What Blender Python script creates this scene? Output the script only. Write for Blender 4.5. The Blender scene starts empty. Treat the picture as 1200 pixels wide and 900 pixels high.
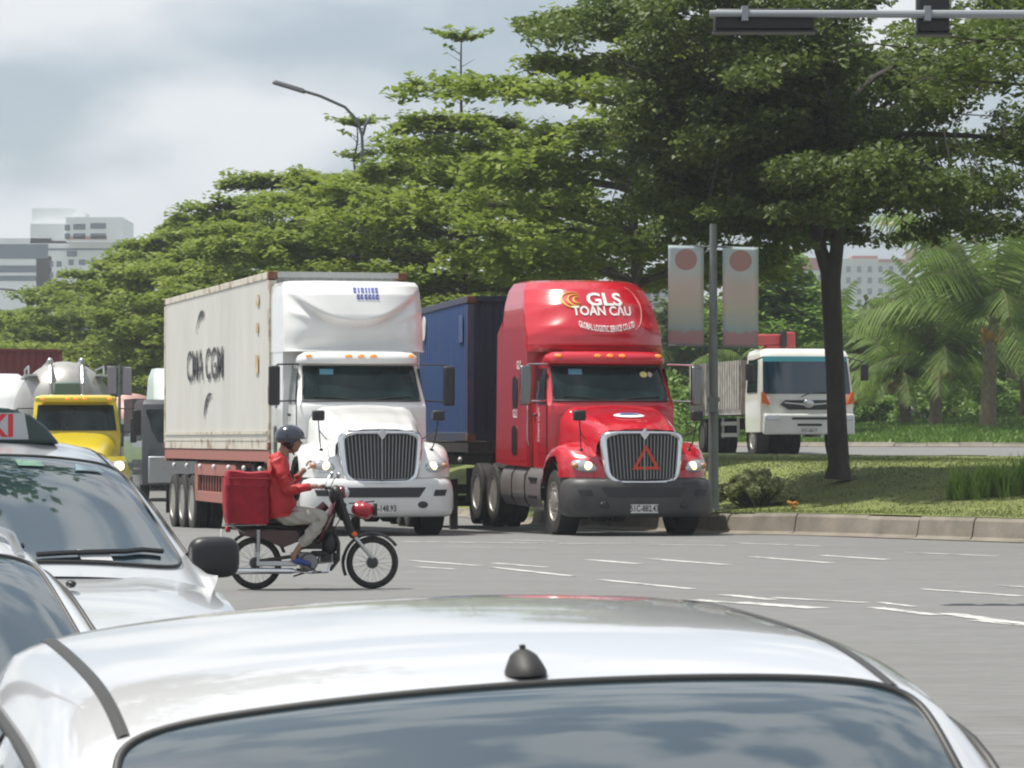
import bpy, bmesh, math, random
import numpy as np
from mathutils import Vector, Matrix, Quaternion
from mathutils.geometry import delaunay_2d_cdt
S = bpy.context.scene
COL = S.collection
PI = math.pi
sin, cos, rad = math.sin, math.cos, math.radians
random.seed(7)

# ------------------------------------------------------------------ camera, world, sun, exposure
CAMZ, F, HY = 1.55, 4090.0, 515.0          # eye height, focal length in photo pixels (1200 wide), horizon row
cam = bpy.data.cameras.new('camera'); camo = bpy.data.objects.new('camera', cam); COL.objects.link(camo)
cam.sensor_width = 36; cam.lens = 36 * F / 1200
camo.location = (0, 0, CAMZ); camo.rotation_euler = (rad(90) + math.atan((HY - 450) / F), 0, 0)
cam.clip_start = 0.1; cam.clip_end = 8000
cam.dof.use_dof = True; cam.dof.focus_distance = 58; cam.dof.aperture_fstop = 32
S.camera = camo
S.view_settings.view_transform = 'Standard'; S.view_settings.look = 'None'
S.view_settings.exposure = 0.5; S.view_settings.gamma = 1; S.view_settings.use_curve_mapping = False
S.render.engine = 'CYCLES'
S.cycles.filter_width = 2.1
S.cycles.max_bounces = 8; S.cycles.transparent_max_bounces = 12; S.cycles.volume_bounces = 0
S.cycles.use_denoising = True

SUN = Vector((-0.36, 0.07, 0.92)).normalized()      # direction towards the sun
W = bpy.data.worlds.new('World'); S.world = W; W.use_nodes = True
nt = W.node_tree; N = nt.nodes; L = nt.links
for n in list(N): N.remove(n)
wo = N.new('ShaderNodeOutputWorld'); bg = N.new('ShaderNodeBackground'); L.new(bg.outputs[0], wo.inputs[0])
sky = N.new('ShaderNodeTexSky'); sky.sky_type = 'NISHITA'; sky.sun_disc = False
sky.sun_elevation = math.asin(SUN.z); sky.sun_rotation = math.atan2(SUN.x, SUN.y)
sky.air_density = 1.0; sky.dust_density = 2.0; sky.ozone_density = 1.5
tc = N.new('ShaderNodeTexCoord'); mp = N.new('ShaderNodeMapping'); mp.inputs['Scale'].default_value = (1, 1, 2.4)
L.new(tc.outputs['Generated'], mp.inputs['Vector'])
def wnoise(scale, detail, rough, loc, lo, hi):
    m = N.new('ShaderNodeMapping'); m.inputs['Location'].default_value = loc; L.new(mp.outputs[0], m.inputs['Vector'])
    n = N.new('ShaderNodeTexNoise'); n.inputs['Scale'].default_value = scale; n.inputs['Detail'].default_value = detail
    n.inputs['Roughness'].default_value = rough; L.new(m.outputs[0], n.inputs['Vector'])
    r = N.new('ShaderNodeMapRange'); r.interpolation_type = 'SMOOTHSTEP'
    r.inputs[1].default_value = lo; r.inputs[2].default_value = hi; L.new(n.outputs[0], r.inputs[0]); return r
c1 = wnoise(8, 5, .42, (0.3, 0, .18), .42, .60)       # white cloud
c2 = wnoise(3.0, 3, .45, (3.1, 1.7, .2), .45, .70)    # grey cloud bellies
m1 = N.new('ShaderNodeMix'); m1.data_type = 'RGBA'; L.new(c1.outputs[0], m1.inputs[0])
m1.inputs[7].default_value = (8.2, 8.5, 8.8, 1)
hs = N.new('ShaderNodeMix'); hs.data_type = 'RGBA'; hs.inputs[0].default_value = .5; L.new(sky.outputs[0], hs.inputs[6]); hs.inputs[7].default_value = (5.3, 6.2, 7.1, 1)
L.new(hs.outputs[2], m1.inputs[6])
m2 = N.new('ShaderNodeMix'); m2.data_type = 'RGBA'; mul = N.new('ShaderNodeMath'); mul.operation = 'MULTIPLY'; mul.inputs[1].default_value = .4
L.new(c2.outputs[0], mul.inputs[0]); L.new(mul.outputs[0], m2.inputs[0]); L.new(m1.outputs[2], m2.inputs[6]); m2.inputs[7].default_value = (6.0, 6.6, 7.2, 1)
L.new(m2.outputs[2], bg.inputs[0]); bg.inputs[1].default_value = 0.074
sl = bpy.data.lights.new('sun', 'SUN'); sl.energy = 4.3; sl.angle = rad(.6); sl.color = (1, .955, .88)
so = bpy.data.objects.new('sun', sl); COL.objects.link(so); so.rotation_euler = SUN.to_track_quat('Z', 'Y').to_euler(); so.location = (0, 60, 60)

def P(px, py, D):                               # photo pixel at distance D -> point
    return Vector(((px - 600) / F * D, D, CAMZ + (HY - py) / F * D))
def lerp(a, b, t): return a + (b - a) * t
def sst(a, b, x):
    t = min(1, max(0, (x - a) / (b - a))); return t * t * (3 - 2 * t)
def interp(x, pts):
    if x <= pts[0][0]: return pts[0][1]
    for (a, u), (b, v) in zip(pts, pts[1:]):
        if x <= b: return lerp(u, v, (x - a) / (b - a))
    return pts[-1][1]

# ------------------------------------------------------------------ materials
MATS = {}
def mat(name, col=(.5, .5, .5), rough=.5, metal=0, spec=.5, coat=0, var=0, vscale=6, bump=0, bscale=40, emit=None, estr=0,
        dirt=None, dirtc=(.12, .10, .08), dscale=3, dlo=.55, dhi=.75, trans=0, stretch=(1, 1, 1), coords='Object'):
    if name in MATS: return MATS[name]
    m = bpy.data.materials.new(name); m.use_nodes = True; MATS[name] = m
    t = m.node_tree; b = t.nodes['Principled BSDF']
    b.inputs['Base Color'].default_value = (*col, 1); b.inputs['Roughness'].default_value = rough
    b.inputs['Metallic'].default_value = metal; b.inputs['Specular IOR Level'].default_value = spec
    b.inputs['Coat Weight'].default_value = coat; b.inputs['Coat Roughness'].default_value = .04
    if emit: b.inputs['Emission Color'].default_value = (*emit, 1); b.inputs['Emission Strength'].default_value = estr
    co = t.nodes.new('ShaderNodeTexCoord'); mp_ = t.nodes.new('ShaderNodeMapping'); mp_.inputs['Scale'].default_value = stretch
    t.links.new(co.outputs[coords], mp_.inputs[0])
    src = None
    if var:
        n = t.nodes.new('ShaderNodeTexNoise'); n.inputs['Scale'].default_value = vscale; n.inputs['Detail'].default_value = 5
        t.links.new(mp_.outputs[0], n.inputs['Vector'])
        r = t.nodes.new('ShaderNodeMapRange'); r.inputs[1].default_value = .3; r.inputs[2].default_value = .7
        r.inputs[3].default_value = 1 - var; r.inputs[4].default_value = 1 + var; t.links.new(n.outputs[0], r.inputs[0])
        mx = t.nodes.new('ShaderNodeMix'); mx.data_type = 'RGBA'; mx.blend_type = 'MULTIPLY'; mx.inputs[0].default_value = 1
        mx.inputs[6].default_value = (*col, 1); t.links.new(r.outputs[0], mx.inputs[7]); src = mx.outputs[2]
    if dirt:
        n = t.nodes.new('ShaderNodeTexNoise'); n.inputs['Scale'].default_value = dscale; n.inputs['Detail'].default_value = 7; n.inputs['Roughness'].default_value = .65
        t.links.new(mp_.outputs[0], n.inputs['Vector'])
        r = t.nodes.new('ShaderNodeMapRange'); r.inputs[1].default_value = dlo; r.inputs[2].default_value = dhi; r.inputs[4].default_value = dirt; t.links.new(n.outputs[0], r.inputs[0])
        mx = t.nodes.new('ShaderNodeMix'); mx.data_type = 'RGBA'; t.links.new(r.outputs[0], mx.inputs[0])
        if src: t.links.new(src, mx.inputs[6])
        else: mx.inputs[6].default_value = (*col, 1)
        mx.inputs[7].default_value = (*dirtc, 1); src = mx.outputs[2]
    if src: t.links.new(src, b.inputs['Base Color'])
    if bump:
        n = t.nodes.new('ShaderNodeTexNoise'); n.inputs['Scale'].default_value = bscale; n.inputs['Detail'].default_value = 4
        t.links.new(mp_.outputs[0], n.inputs['Vector'])
        bp = t.nodes.new('ShaderNodeBump'); bp.inputs['Strength'].default_value = bump; bp.inputs['Distance'].default_value = .02
        t.links.new(n.outputs[0], bp.inputs['Height']); t.links.new(bp.outputs[0], b.inputs['Normal'])
    return m
def leafmat(name, c1, c2, trans=.35, rough=.55, scale=1.2):
    if name in MATS: return MATS[name]
    m = bpy.data.materials.new(name); m.use_nodes = True; MATS[name] = m
    t = m.node_tree; b = t.nodes['Principled BSDF']; out = t.nodes['Material Output']
    at = t.nodes.new('ShaderNodeAttribute'); at.attribute_name = 'tint'
    ge = t.nodes.new('ShaderNodeTexCoord'); n = t.nodes.new('ShaderNodeTexNoise'); n.inputs['Scale'].default_value = scale; n.inputs['Detail'].default_value = 3
    t.links.new(ge.outputs['Object'], n.inputs['Vector'])
    ad = t.nodes.new('ShaderNodeMath'); ad.operation = 'MULTIPLY_ADD'; ad.inputs[1].default_value = .55
    r = t.nodes.new('ShaderNodeMapRange'); r.inputs[1].default_value = .3; r.inputs[2].default_value = .7; r.inputs[4].default_value = .45
    t.links.new(n.outputs[0], r.inputs[0]); t.links.new(at.outputs['Fac'], ad.inputs[0]); t.links.new(r.outputs[0], ad.inputs[2])
    mx = t.nodes.new('ShaderNodeMix'); mx.data_type = 'RGBA'; t.links.new(ad.outputs[0], mx.inputs[0])
    mx.inputs[6].default_value = (*c1, 1); mx.inputs[7].default_value = (*c2, 1)
    t.links.new(mx.outputs[2], b.inputs['Base Color']); b.inputs['Roughness'].default_value = rough; b.inputs['Specular IOR Level'].default_value = .35
    tr = t.nodes.new('ShaderNodeBsdfTranslucent'); t.links.new(mx.outputs[2], tr.inputs[0])
    ms = t.nodes.new('ShaderNodeMixShader'); ms.inputs[0].default_value = trans
    t.links.new(b.outputs[0], ms.inputs[1]); t.links.new(tr.outputs[0], ms.inputs[2]); t.links.new(ms.outputs[0], out.inputs[0])
    return m

# ------------------------------------------------------------------ objects
def tag(o, label=None, cat=None, group=None, kind=None):
    if label: o['label'] = label
    if cat: o['category'] = cat
    if group: o['group'] = group
    if kind: o['kind'] = kind
    return o
def thing(name, label, cat, loc=(0, 0, 0), rz=0, group=None, rx=0):
    o = bpy.data.objects.new(name, None); COL.objects.link(o); o.empty_display_size = .2
    o.location = loc; o.rotation_euler = (rx, 0, rz)
    return tag(o, label, cat, group)
class MB:
    def __init__(s): s.v = []; s.f = []
    def add(s, v, f):
        n = len(s.v); s.v += [tuple(p) for p in v]; s.f += [tuple(i + n for i in q) for q in f]; return s
    def box(s, c, d, rot=None, taper=1, tx=None, ty=None):
        tx = taper if tx is None else tx; ty = taper if ty is None else ty
        c = Vector(c); vs = []
        for z in (-1, 1):
            for x, y in ((-1, -1), (1, -1), (1, 1), (-1, 1)):
                p = Vector((x * d[0] / 2 * (tx if z > 0 else 1), y * d[1] / 2 * (ty if z > 0 else 1), z * d[2] / 2))
                if rot: p = rot @ p
                vs.append(c + p)
        return s.add(vs, [(3, 2, 1, 0), (4, 5, 6, 7), (0, 1, 5, 4), (1, 2, 6, 5), (2, 3, 7, 6), (3, 0, 4, 7)])
    def tube(s, pts, r, n=8, cap=True, sx=1):
        pts = [Vector(p) for p in pts]; rs = r if isinstance(r, (list, tuple)) else [r] * len(pts)
        rings = []; up = None
        for i, p in enumerate(pts):
            d = (pts[min(i + 1, len(pts) - 1)] - pts[max(i - 1, 0)]).normalized()
            if up is None:
                up = Vector((0, 0, 1)) if abs(d.z) < .9 else Vector((1, 0, 0))
            a = d.cross(up); a.normalize(); b = a.cross(d).normalized(); up = b
            rings.append([p + (a * cos(2 * PI * k / n) * sx + b * sin(2 * PI * k / n)) * rs[i] for k in range(n)])
        return s.rings(rings, cap)
    def rings(s, rings, cap=True, close=True, flip=False):
        n = len(rings[0]); v = [p for r in rings for p in r]; f = []
        m = n if close else n - 1
        for i in range(len(rings) - 1):
            for k in range(m):
                q = (i * n + k, i * n + (k + 1) % n, (i + 1) * n + (k + 1) % n, (i + 1) * n + k)
                f.append(q[::-1] if flip else q)
        if cap and close:
            f.append(tuple(range(n))[::-1]); f.append(tuple((len(rings) - 1) * n + k for k in range(n)))
        return s.add(v, f)
    def grid(s, fn, nu, nv, flip=False):
        v = [fn(i / nu, j / nv) for i in range(nu + 1) for j in range(nv + 1)]; f = []
        for i in range(nu):
            for j in range(nv):
                a = i * (nv + 1) + j; q = (a, a + 1, a + nv + 2, a + nv + 1); f.append(q[::-1] if flip else q)
        return s.add(v, f)
    def lathe(s, prof, c=(0, 0, 0), axis='X', n=28, cap=True):
        c = Vector(c); rings = []
        for r, h in prof:
            ring = []
            for k in range(n):
                a = 2 * PI * k / n; u, w = r * cos(a), r * sin(a)
                ring.append(c + (Vector((h, u, w)) if axis == 'X' else Vector((w, h, u)) if axis == 'Y' else Vector((u, w, h))))
            rings.append(ring)
        return s.rings(rings, cap)
    def ell(s, c, d, rot=None, nu=12, nv=16):
        c = Vector(c)
        def fn(u, v):
            a = PI * (u - .5); b = 2 * PI * v
            p = Vector((cos(a) * cos(b) * d[0], cos(a) * sin(b) * d[1], sin(a) * d[2]))
            return c + (rot @ p if rot else p)
        return s.grid(fn, nu, nv)
    def prism(s, poly, y0, y1, axis='Y'):
        n = len(poly)
        def pt(a, b, h): return (a, h, b) if axis == 'Y' else (h, a, b) if axis == 'X' else (a, b, h)
        v = [pt(a, b, y0) for a, b in poly] + [pt(a, b, y1) for a, b in poly]
        f = [tuple(range(n)), tuple(range(2 * n - 1, n - 1, -1))] + [(i, i + n, (i + 1) % n + n, (i + 1) % n) for i in range(n)]
        return s.add(v, f)
    def xf(s, M, start=0):
        s.v = s.v[:start] + [tuple(M @ Vector(p)) for p in s.v[start:]]; return s
    def obj(s, name, m, parent=None, smooth=35, bevel=0, bseg=2, loc=None, rot=None, recalc=True, thick=0):
        me = bpy.data.meshes.new(name); me.from_pydata(s.v, [], s.f); me.update()
        if recalc:
            bm = bmesh.new(); bm.from_mesh(me); bmesh.ops.remove_doubles(bm, verts=bm.verts, dist=1e-5)
            bmesh.ops.recalc_face_normals(bm, faces=bm.faces); bm.to_mesh(me); bm.free()
        if m: me.materials.append(m)
        if smooth:
            me.polygons.foreach_set('use_smooth', [True] * len(me.polygons)); me.set_sharp_from_angle(angle=rad(smooth))
        o = bpy.data.objects.new(name, me); COL.objects.link(o)
        if parent: o.parent = parent
        if loc is not None: o.location = loc
        if rot is not None: o.rotation_euler = rot
        if thick:
            q = o.modifiers.new('solid', 'SOLIDIFY'); q.thickness = thick; q.offset = 0
        if bevel:
            q = o.modifiers.new('bevel', 'BEVEL'); q.width = bevel; q.segments = bseg; q.limit_method = 'ANGLE'; q.angle_limit = rad(40); q.harden_normals = False
        return o
def children(o): return [c for c in bpy.data.objects if c.parent == o]
def copy_tree(o, parent=None):
    kids = KIDS.setdefault(o.name, children(o))
    c = o.copy(); COL.objects.link(c)
    if parent: c.parent = parent
    for k in kids: copy_tree(k, c)
    return c
KIDS = {}
def text_mb(body, size, fn, ext=0.0, sub=0, sx=1, off=.024):
    """lettering: built-in font outline -> filled mesh; fn maps (x, y, depth) in text space to a point"""
    c = bpy.data.curves.new('t', 'FONT'); c.body = body; c.size = size; c.align_x = 'CENTER'; c.align_y = 'CENTER'; c.offset = off * size; c.resolution_u = 3
    o = bpy.data.objects.new('t', c); COL.objects.link(o)
    dg = bpy.context.evaluated_depsgraph_get(); dg.update()
    me = bpy.data.meshes.new_from_object(o.evaluated_get(dg))
    bm = bmesh.new(); bm.from_mesh(me)
    if sub:
        xs = [v.co.x for v in bm.verts]; lo, hi = min(xs), max(xs); k = int((hi - lo) / sub)
        for i in range(1, k):
            bmesh.ops.bisect_plane(bm, geom=bm.verts[:] + bm.edges[:] + bm.faces[:], plane_co=(lo + (hi - lo) * i / k, 0, 0), plane_no=(1, 0, 0))
    b = MB(); bm.verts.ensure_lookup_table()
    b.v = [tuple(fn(v.co.x * sx, v.co.y)) for v in bm.verts]; b.f = [tuple(v.index for v in f.verts) for f in bm.faces]
    bm.free(); bpy.data.objects.remove(o); bpy.data.curves.remove(c); bpy.data.meshes.remove(me)
    return b
def quads_obj(name, v4, m, parent=None, tint=None, loc=None):
    """many leaf faces as one mesh; v4: (n,4,3) array"""
    n = len(v4); me = bpy.data.meshes.new(name)
    me.vertices.add(4 * n); me.vertices.foreach_set('co', v4.reshape(-1).astype(np.float32))
    me.loops.add(4 * n); me.loops.foreach_set('vertex_index', np.arange(4 * n, dtype=np.int32))
    me.polygons.add(n); me.polygons.foreach_set('loop_start', np.arange(0, 4 * n, 4, dtype=np.int32))
    me.polygons.foreach_set('loop_total', np.full(n, 4, dtype=np.int32)); me.update(calc_edges=True)
    a = me.attributes.new('tint', 'FLOAT', 'FACE'); a.data.foreach_set('value', (tint if tint is not None else np.random.rand(n)).astype(np.float32))
    me.materials.append(m)
    o = bpy.data.objects.new(name, me); COL.objects.link(o)
    if parent: o.parent = parent
    if loc is not None: o.location = loc
    return o
rng = np.random.default_rng(11)
def leaves(cent, size, up=.5, aspect=.55, jitter=0):
    """diamond leaf faces at centres; up = how strongly they face the sky"""
    n = len(cent); nr = rng.normal(size=(n, 3)); nr /= np.linalg.norm(nr, axis=1)[:, None]
    nr[:, 2] = np.abs(nr[:, 2]) + up * 1.5; nr /= np.linalg.norm(nr, axis=1)[:, None]
    a = rng.normal(size=(n, 3)); a -= (a * nr).sum(1)[:, None] * nr; a /= np.linalg.norm(a, axis=1)[:, None]
    b = np.cross(nr, a); s = size * rng.uniform(.6, 1.3, n)[:, None]
    v = np.stack([cent - a * s, cent + b * s * aspect, cent + a * s, cent - b * s * aspect], 1)
    v[:, 0, 2] -= (s[:, 0] * .15); v[:, 2, 2] -= (s[:, 0] * .15)
    return v
# ------------------------------------------------------------------ common materials
asph = mat('asphalt', (.160, .160, .157), .88, var=.16, vscale=14, bump=.5, bscale=60, dirt=.75, dirtc=(.125, .122, .115), dscale=1.3, dlo=.46, dhi=.78, stretch=(.22, 1, 1))
kerbm = mat('kerb_stone', (.21, .185, .15), .9, var=.2, vscale=2.2, dirt=.7, dirtc=(.10, .09, .07), dscale=1.6, dlo=.45, dhi=.8, bump=.3, bscale=25)
turfm = mat('turf', (.125, .155, .033), .95, var=.3, vscale=.8, dirt=.6, dirtc=(.17, .155, .06), dscale=2.6, dlo=.45, dhi=.75, bump=.8, bscale=30)
vergem = mat('verge_turf', (.10, .17, .03), .95, var=.25, vscale=.5, bump=.8, bscale=14)
paint = mat('road_paint', (.52, .52, .49), .8, dirt=.9, dirtc=(.19, .19, .185), dscale=3.5, dlo=.45, dhi=.66, stretch=(1, .5, 1))
chrome = mat('chrome', (.75, .76, .78), .12, 1)
chromed = mat('chrome_dull', (.5, .51, .52), .3, 1, dirt=.5, dirtc=(.2, .19, .17), dscale=6)
black = mat('black_plastic', (.018, .018, .02), .45)
rubber = mat('rubber', (.022, .021, .02), .85, dirt=.5, dirtc=(.09, .08, .07), dscale=5, dlo=.45)
darkmet = mat('chassis_metal', (.03, .028, .026), .7, dirt=.6, dirtc=(.10, .085, .07), dscale=3, dlo=.4)
amber = mat('amber_lens', (.85, .23, .02), .3, emit=(1, .35, .05), estr=.35)
lampon = mat('lamp_lit', (1, .9, .6), .3, emit=(1, .70, .30), estr=1.9)
lensm = mat('headlamp_lens', (.5, .52, .54), .08, spec=.8, coat=1, metal=.5)
glassd = mat('dark_glass', (.008, .019, .020), .05, spec=.32, coat=0, var=.8, vscale=1.8)
white_plate = mat('plate_white', (.62, .62, .6), .5, dirt=.5, dirtc=(.3, .3, .28))
galv = mat('galvanised_pole', (.17, .19, .19), .55, metal=.3, var=.15, vscale=4)

# ------------------------------------------------------------------ ground
def XL(y): return 3.42 - .18 * (y - 58.4) if y < 110 else 3.42 - .18 * 51.6 - .26 * (y - 110)
def road_z(x, y):
    near = -.32 * (1 - sst(10, 21, y)) if y < 21 else 0
    if y < 56.5: return near
    rl = -.016 * (min(y, 75) - 56.5)
    if x < XL(y) - .01: return rl
    rr = interp(y, [(56.5, 0), (84, 1.04), (105, 1.33), (400, 1.6)])
    t = sst(0, 6, x - XL(y)) * sst(56.5, 62, y) 
    return lerp(rl, rr, t)
def axis(a, b, k): return [a + (b - a) * i / k for i in range(k)]
xs = axis(-2500, -400, 8) + axis(-400, -60, 18) + axis(-60, -14, 24) + axis(-14, 26, 110) + axis(26, 80, 24) + axis(80, 400, 14) + axis(400, 2500, 8) + [2500]
ys = axis(-300, -20, 8) + axis(-20, 56, 40) + axis(56, 130, 130) + axis(130, 400, 40) + axis(400, 5000, 16) + [5000]
g = MB(); nx, ny = len(xs) - 1, len(ys) - 1
g.v = [(x, y, road_z(x, y)) for x in xs for y in ys]
g.f = [(i * (ny + 1) + j, (i + 1) * (ny + 1) + j, (i + 1) * (ny + 1) + j + 1, i * (ny + 1) + j + 1) for i in range(nx) for j in range(ny)]
tag(g.obj('road', asph, recalc=False, smooth=80), kind='structure')

# median island (turf inside a kerb ring)
left = [(XL(y), y) for y in (59.2, 62, 66, 70, 75, 80, 85, 90, 100, 110, 125, 140, 160, 185, 215)]
MED = [(24, 33.5), (16, 42.0), (11.5, 47.6), (7.75, 52.4), (5.6, 55.4), (4.6, 56.9), (3.95, 57.7), (3.55, 58.3)] + left + \
      [(-37, 217), (-30.5, 213), (-20, 175), (-10.5, 140), (-3.4, 112), (1.6, 96), (3.3, 89.5), (4.4, 86.3), (5.6, 84.6), (7.4, 83.6), (12.3, 82.9), (22, 82.5), (40, 82)]
def edge_dist(p, poly):
    best = 1e9; x, y = p
    for (ax, ay), (bx, by) in zip(poly, poly[1:]):
        dx, dy = bx - ax, by - ay; t = max(0, min(1, ((x - ax) * dx + (y - ay) * dy) / (dx * dx + dy * dy)))
        best = min(best, math.hypot(x - ax - t * dx, y - ay - t * dy))
    return best
def inside(p, poly):
    x, y = p; c = False; n = len(poly)
    for i in range(n):
        ax, ay = poly[i]; bx, by = poly[(i + 1) % n]
        if (ay > y) != (by > y) and x < (bx - ax) * (y - ay) / (by - ay) + ax: c = not c
    return c
def med_z(x, y):
    d = edge_dist((x, y), MED)
    base = road_z(x, y)
    front = interp(y, [(50, .36), (58, .42), (65, .92), (72, 1.08), (83, 1.12), (105, 1.5), (400, 1.8)])
    top = max(front * sst(-.5, 5, x - XL(y)) if y > 58.4 else front, base + .12)
    return lerp(base + .36 if y < 75 else base + .16, top, sst(.2, 5.5, d)) if y < 84 else lerp(base + .16, top + .05, sst(.2, 3, d))
def fill(name, poly, zf, m, step, jitter=.25, keep=None, zoff=0):
    pts = [Vector(p) for p in poly]; nb = len(pts)
    x0, x1 = min(p[0] for p in poly), max(p[0] for p in poly); y0, y1 = min(p[1] for p in poly), max(p[1] for p in poly)
    y = y0
    while y < y1:
        st = step * (1 if y < 110 else 3); x = x0
        while x < x1:
            q = (x + random.uniform(-1, 1) * st * jitter, y + random.uniform(-1, 1) * st * jitter)
            if inside(q, poly) and edge_dist(q, poly + poly[:1]) > st * .35: pts.append(Vector(q))
            x += st
        y += st
    r = delaunay_2d_cdt(pts, [(i, (i + 1) % nb) for i in range(nb)], [], 1, 1e-4)
    b = MB(); b.v = [(p.x, p.y, zf(p.x, p.y) + zoff) for p in r[0]]; b.f = [tuple(f) for f in r[2]]
    o = b.obj(name, m, recalc=True, smooth=80); return tag(o, kind='structure')
def densify(poly, step):
    out = []
    for (ax, ay), (bx, by) in zip(poly, poly[1:]):
        n = max(1, int(math.hypot(bx - ax, by - ay) / step))
        out += [(lerp(ax, bx, i / n), lerp(ay, by, i / n)) for i in range(n)]
    return out + [poly[-1]]
MEDP = densify(MED, 1.2)
def inset(poly, d):
    out = []
    n = len(poly)
    for i, (x, y) in enumerate(poly):
        a = poly[max(i - 1, 0)]; b = poly[min(i + 1, n - 1)]; dx, dy = b[0] - a[0], b[1] - a[1]; l = math.hypot(dx, dy)
        out.append((x + dy / l * d, y - dx / l * d))
    return out
# path runs so that the island lies to the right of the direction of travel
fill('median_grass', inset(MEDP, .14), med_z, turfm, .6, zoff=0)
def kerb(name, path, w, ztop, zb, block=.95):
    """kerb stones as one run: top, bevelled face, gutter apron; joints as narrow gaps in height"""
    b = MB(); p = densify(path, block); rings = []
    prof = [(-.22, lambda t, z: z + .012), (-.04, lambda t, z: z + .03), (0.0, lambda t, z: z + .06), (.045, lambda t, z: t - .05), (.085, lambda t, z: t), (w, lambda t, z: t + .005), (w, lambda t, z: z - .1)]
    for i in range(len(p) - 1):
        (ax, ay), (bx, by) = p[i], p[i + 1]; l = math.hypot(bx - ax, by - ay); ux, uy = (bx - ax) / l, (by - ay) / l
        j = random.uniform(-.012, .012); k = random.uniform(-.012, .012)
        rr = []
        for (x, y) in ((ax + ux * .008, ay + uy * .008), (bx - ux * .008, by - uy * .008)):
            rr.append([(x + uy * (q + j), y - ux * (q + j), fz(ztop(x, y) + k, zb(x, y))) for q, fz in prof])
        b.rings(rr, cap=True)
    return tag(b.obj(name, kerbm, smooth=25), kind='structure')
kerb('median_kerb', MED, .24, lambda x, y: road_z(x, y) + (.34 if y < 75 else .16), road_z)

# far verge beyond the second carriageway
VER = [(60, 101.5), (30, 103.2), (15.4, 104.6), (11.5, 105), (9.0, 106.2), (6.6, 109), (3.0, 116), (-6, 148), (-20, 200), (-45, 300)]
def ver_z(x, y):
    d = edge_dist((x, y), VER); return road_z(x, y) + .13 + 1.0 * sst(.5, 26, d) + .9 * sst(26, 90, d)
VERP = densify(VER, 2.5)
fill('verge_grass', inset(VERP, .14) + [(60, 300), (60, 200), (60, 150)], ver_z, vergem, 1.6)
kerb('verge_kerb', VER, .24, lambda x, y: road_z(x, y) + .13, road_z)
# land further out on both sides
far = MB()
def fland(u, v):
    x = lerp(60, 900, v); y = lerp(60, 1500, u); return (x, y, 3.0 + 3 * u - 1.9 * (1 - sst(0, .03, v)) )
far.grid(fland, 40, 40); tag(far.obj('terrain', vergem), kind='structure')
lf = MB(); lf.grid(lambda u, v: (lerp(-46 , -900, v) - 20 * u, lerp(150, 1500, u), .1 + 1.2 * sst(0, .2, v)), 30, 30); tag(lf.obj('terrain', vergem), kind='structure')

# painted marks: (near-left px, py) -> (far px, py), width m; all worn
def gpt(px, py, zz=0):
    D = (CAMZ - zz) * F / (py - HY); return Vector(((px - 600) / F * D, D, zz))
marks = [(480, 657, 560, 663, .13), (488, 664.5, 532, 667, .12), (578, 660, 640, 665, .13), (578, 665, 672, 675.5, .12), (704, 679.5, 812, 690.5, .12),
         (690, 656, 748, 661, .16), (762, 655, 852, 662, .16), (880, 652.5, 975, 660, .14), (962, 651, 1040, 656, .16), (1060, 647.5, 1170, 652, .14),
         (848, 697, 905, 703, .16), (862, 706, 960, 713, .26), (812, 703, 850, 706, .2), (905, 700.5, 1015, 706.5, .13), (1025, 712, 1096, 721, .16), (1110, 719, 1200, 732, .2), (1140, 727, 1200, 733, .12), (1080, 690.5, 1200, 699, .13), (1170, 686, 1210, 689, .12), (1030, 706, 1070, 711, .1),
         (470, 634.5, 560, 636, .16), (560, 636, 640, 636.6, .16), (655, 637, 740, 637.5, .14), (760, 638, 850, 639.5, .12), (600, 633.2, 650, 634.4, .14), (858, 636.5, 960, 640, .14), (520, 641, 640, 642.5, .07)]
for (a, b_, c, d, w) in marks:
    p, q = gpt(a, b_), gpt(c, d); t = (q - p).normalized(); s = Vector((-t.y, t.x, 0)) * w / 2; b = MB()
    n = 10
    b.grid(lambda u, v: p.lerp(q, u) + s * (2 * v - 1) * (1 + .15 * sin(u * 37 + a)) + Vector((0, 0, .005)), n, 1)
    tag(b.obj('road_marking', paint), kind='structure')

# short turf blades, one mass
def tufts(name, n, poly, zf, x0, x1, y0, y1, h, m, w=.012):
    pts = []
    while len(pts) < n:
        q = (random.uniform(x0, x1), random.uniform(y0, y1))
        if inside(q, poly) and edge_dist(q, poly + poly[:1]) > .2: pts.append((*q, zf(*q) - .005))
    c = np.array(pts); a = rng.uniform(0, PI, n); hh = h * rng.uniform(.5, 1.4, n)
    s = np.stack([np.cos(a) * w, np.sin(a) * w, 0 * a], 1); ln = np.stack([rng.normal(size=n) * .4 * hh, rng.normal(size=n) * .4 * hh, hh], 1)
    v = np.stack([c - s, c + s, c + s * .3 + ln, c - s * .3 + ln], 1)
    return quads_obj(name, v, m, tint=rng.random(n))
tm = leafmat('turf_blades', (.095, .135, .027), (.20, .22, .06), trans=.25, scale=1.0)
MEDPOLY = inset(MEDP, .2)
o = tufts('median_turf', 40000, MEDPOLY, med_z, 3, 16, 46, 83, .03, tm, .012); tag(o, 'short worn turf on the median island', 'grass', kind='stuff')
vm = leafmat('verge_blades', (.07, .15, .02), (.17, .26, .05), trans=.3, scale=.6)
VPOLY = inset(VERP, .3) + [(60, 300), (60, 200), (60, 150)]
o = tufts('verge_long_grass', 30000, VPOLY, ver_z, -4, 22, 104, 142, .13, vm, .05); tag(o, 'bright green grass on the verge under the palms', 'grass', kind='stuff')
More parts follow.
